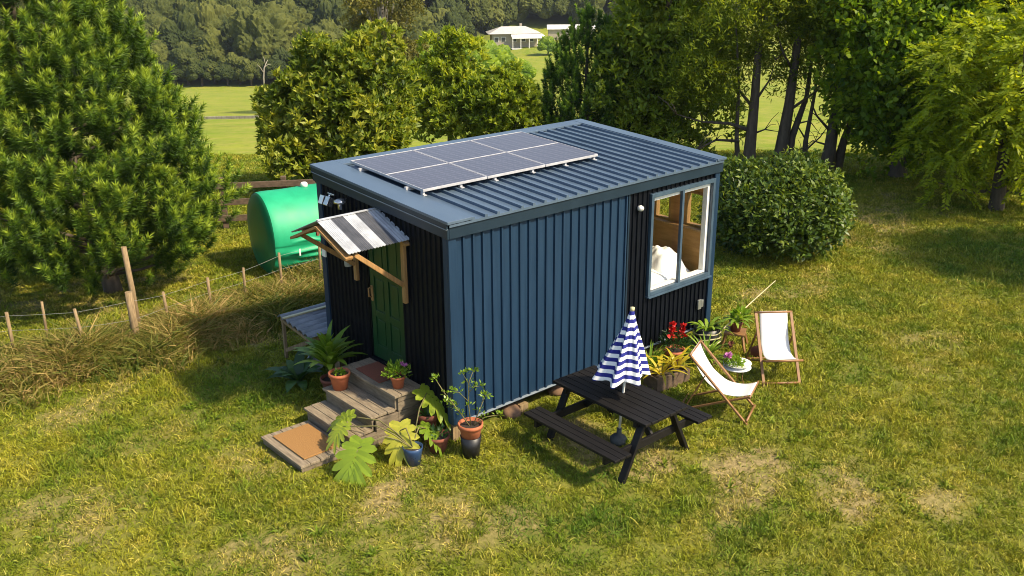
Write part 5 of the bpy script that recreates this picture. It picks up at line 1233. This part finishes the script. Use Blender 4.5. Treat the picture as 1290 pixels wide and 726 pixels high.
# ================================================================== DECK CHAIRS
def deck_chair(label, loc, rz, top, width):
    """local: +y faces the sitter's front, x across"""
    t_ = thing('deck_chair', label, 'deck chair', loc, rz, 'white canvas deck chairs'); w2 = width / 2; tf, tz = top
    Fo = (0, -.02); To = (tf, tz)
    for sx in (-1, 1):
        mb = MB(); mb.bar((sx * w2, 0, -.01), (sx * w2, tf, tz), .026, .042, up=(1, 0, 0)); mb.build('back_rail', MT['cane'], t_, .004)
        mb = MB(); mb.bar((sx * (w2 - .035), -.98, -.01), (sx * (w2 - .035), .0, .40), .024, .040, up=(1, 0, 0)); mb.build('seat_rail', MT['cane'], t_, .004)
        mb = MB(); mb.bar((sx * (w2 + .022), tf * .72, tz * .72), (sx * (w2 + .022), -.88, .05), .018, .030, up=(1, 0, 0)); mb.build('prop', MT['cane'], t_, .003)
    for (nm_, y, z, ww) in (('top_bar', tf, tz, w2 + .02), ('front_bar', .0, .40, w2 + .01), ('foot_bar', -.015, .04, w2), ('rear_bar', -.96, .02, w2)):
        mb = MB(); mb.tube([(-ww, y, z), (ww, y, z)], .017, 10); mb.build(nm_, MT['cane'], t_)
    P0 = Vector((0, tf, tz)); P3 = Vector((0, .0, .405)); P1 = Vector((0, tf + .16, tz - .42)); P2 = Vector((0, -.42, .17)); n = 28; nx = 8; vs = []; fs = []
    for i in range(n + 1):
        u = i / n; q = P0 * (1 - u) ** 3 + P1 * 3 * u * (1 - u) ** 2 + P2 * 3 * u * u * (1 - u) + P3 * u ** 3
        for k in range(nx + 1):
            e = (k / nx - .5) * 2; vs.append((e * (w2 - .055), q.y, q.z + .018 + .022 * e * e * math.sin(math.pi * u) + .004 * math.sin(u * 22 + e * 3) * math.sin(math.pi * u)))
    for i in range(n):
        for k in range(nx): fs.append((i * (nx + 1) + k, i * (nx + 1) + k + 1, (i + 1) * (nx + 1) + k + 1, (i + 1) * (nx + 1) + k))
    mb = MB(); mb.add(vs, fs, 0, True); mb.build('sling', MT['canvas'], t_, 0, None, .004)
def face(dx, dy): return math.atan2(dy, dx) - math.pi / 2
deck_chair('white deck chair nearer the picnic table, seen from its side', (3.525, -2.12, gzf(3.5, -2.1)), face(.39, -.92), (-.84, .87), .54)
deck_chair('white deck chair further from the picnic table, seen from the front', (4.57, -1.91, gzf(4.5, -1.9)), face(-.62, -.78), (-.66, .90), .53)

# ================================================================== LEAN-TO
def leanto():
    t_ = thing('lean_to', 'low lean-to of grey corrugated iron on timber posts beside the cabin', 'shelter', (0, 0, gzf(-.3, 3.6)))
    x0, x1, y0, y1 = -.30, 1.1, 3.05, 4.06; z0, z1 = .62, .72
    mb = MB(); n = 100
    for k in range(n):
        def q(i): y = y0 + (y1 - y0) * i / n; return y, z0 + (z1 - z0) * i / n + .062 * abs(math.cos(math.pi * 6.5 * i / n)) ** .7 - .03
        (ya, za), (yb_, zb_) = q(k), q(k + 1); mb.add([(x0, ya, za), (x1, ya, za), (x1, yb_, zb_), (x0, yb_, zb_)], [(0, 1, 2, 3)], 0, True)
    mb.build('roof_sheet', MT['zinc'], t_, 0, None, .004)
    mb = MB(); mb.bar((x0 - .02, 3.83, .742), (x1, 3.83, .742), .06, .02); mb.build('batten', MT['bamboo'], t_)
    for x in (x0 + .05, x1 - .1):
        for y in (3.12, 3.98):
            zt_ = z0 + (z1 - z0) * (y - y0) / (y1 - y0) - .03
            if y < 3.5 and x < .5: continue
            mb = MB(); mb.bx((x - .022, y - .022, -.05), (x + .022, y + .022, zt_)); mb.build('post', MT['post'], t_)
    mb = MB(); mb.bar((x0 + .05, y0 + .04, .545), (x0 + .05, y1 - .03, .650), .04, .05); mb.build('beam', MT['post'], t_)
    mb = MB(); mb.bar((x0 + .25, 3.2, .54), (x0 + .05, 3.95, .15), .04, .06); mb.build('brace', MT['post'], t_)
leanto()
mb = MB(); mb.lathe([(0, 0), (.10, 0), (.15, .12), (.14, .12), (.09, .02), (0, .02)], 22); tag(mb.build('basin', MT['plastic_grey'], None, 0, (-.18, 3.32, gzf(-.2, 3.3) + .12)), 'grey basin tipped on its side under the lean-to', 'basin').rotation_euler = (R(60), 0, .4)

# ================================================================== AIR
def haze():
    mb = MB(); mb.bx((-60, -60, -34), (900, 900, 125)); o = mb.build('haze', nm('haze_air')[0]); t = o.data.materials[0].node_tree; N = t.nodes; N.remove(N['Principled BSDF'])
    v = N.new('ShaderNodeVolumePrincipled'); v.inputs['Density'].default_value = .00013; v.inputs['Color'].default_value = (.80, .88, 1, 1); v.inputs['Anisotropy'].default_value = .2
    t.links.new(v.outputs[0], N['Material Output'].inputs['Volume']); tag(o, 'thin blue haze over the far hills', 'haze', kind='stuff')
haze()
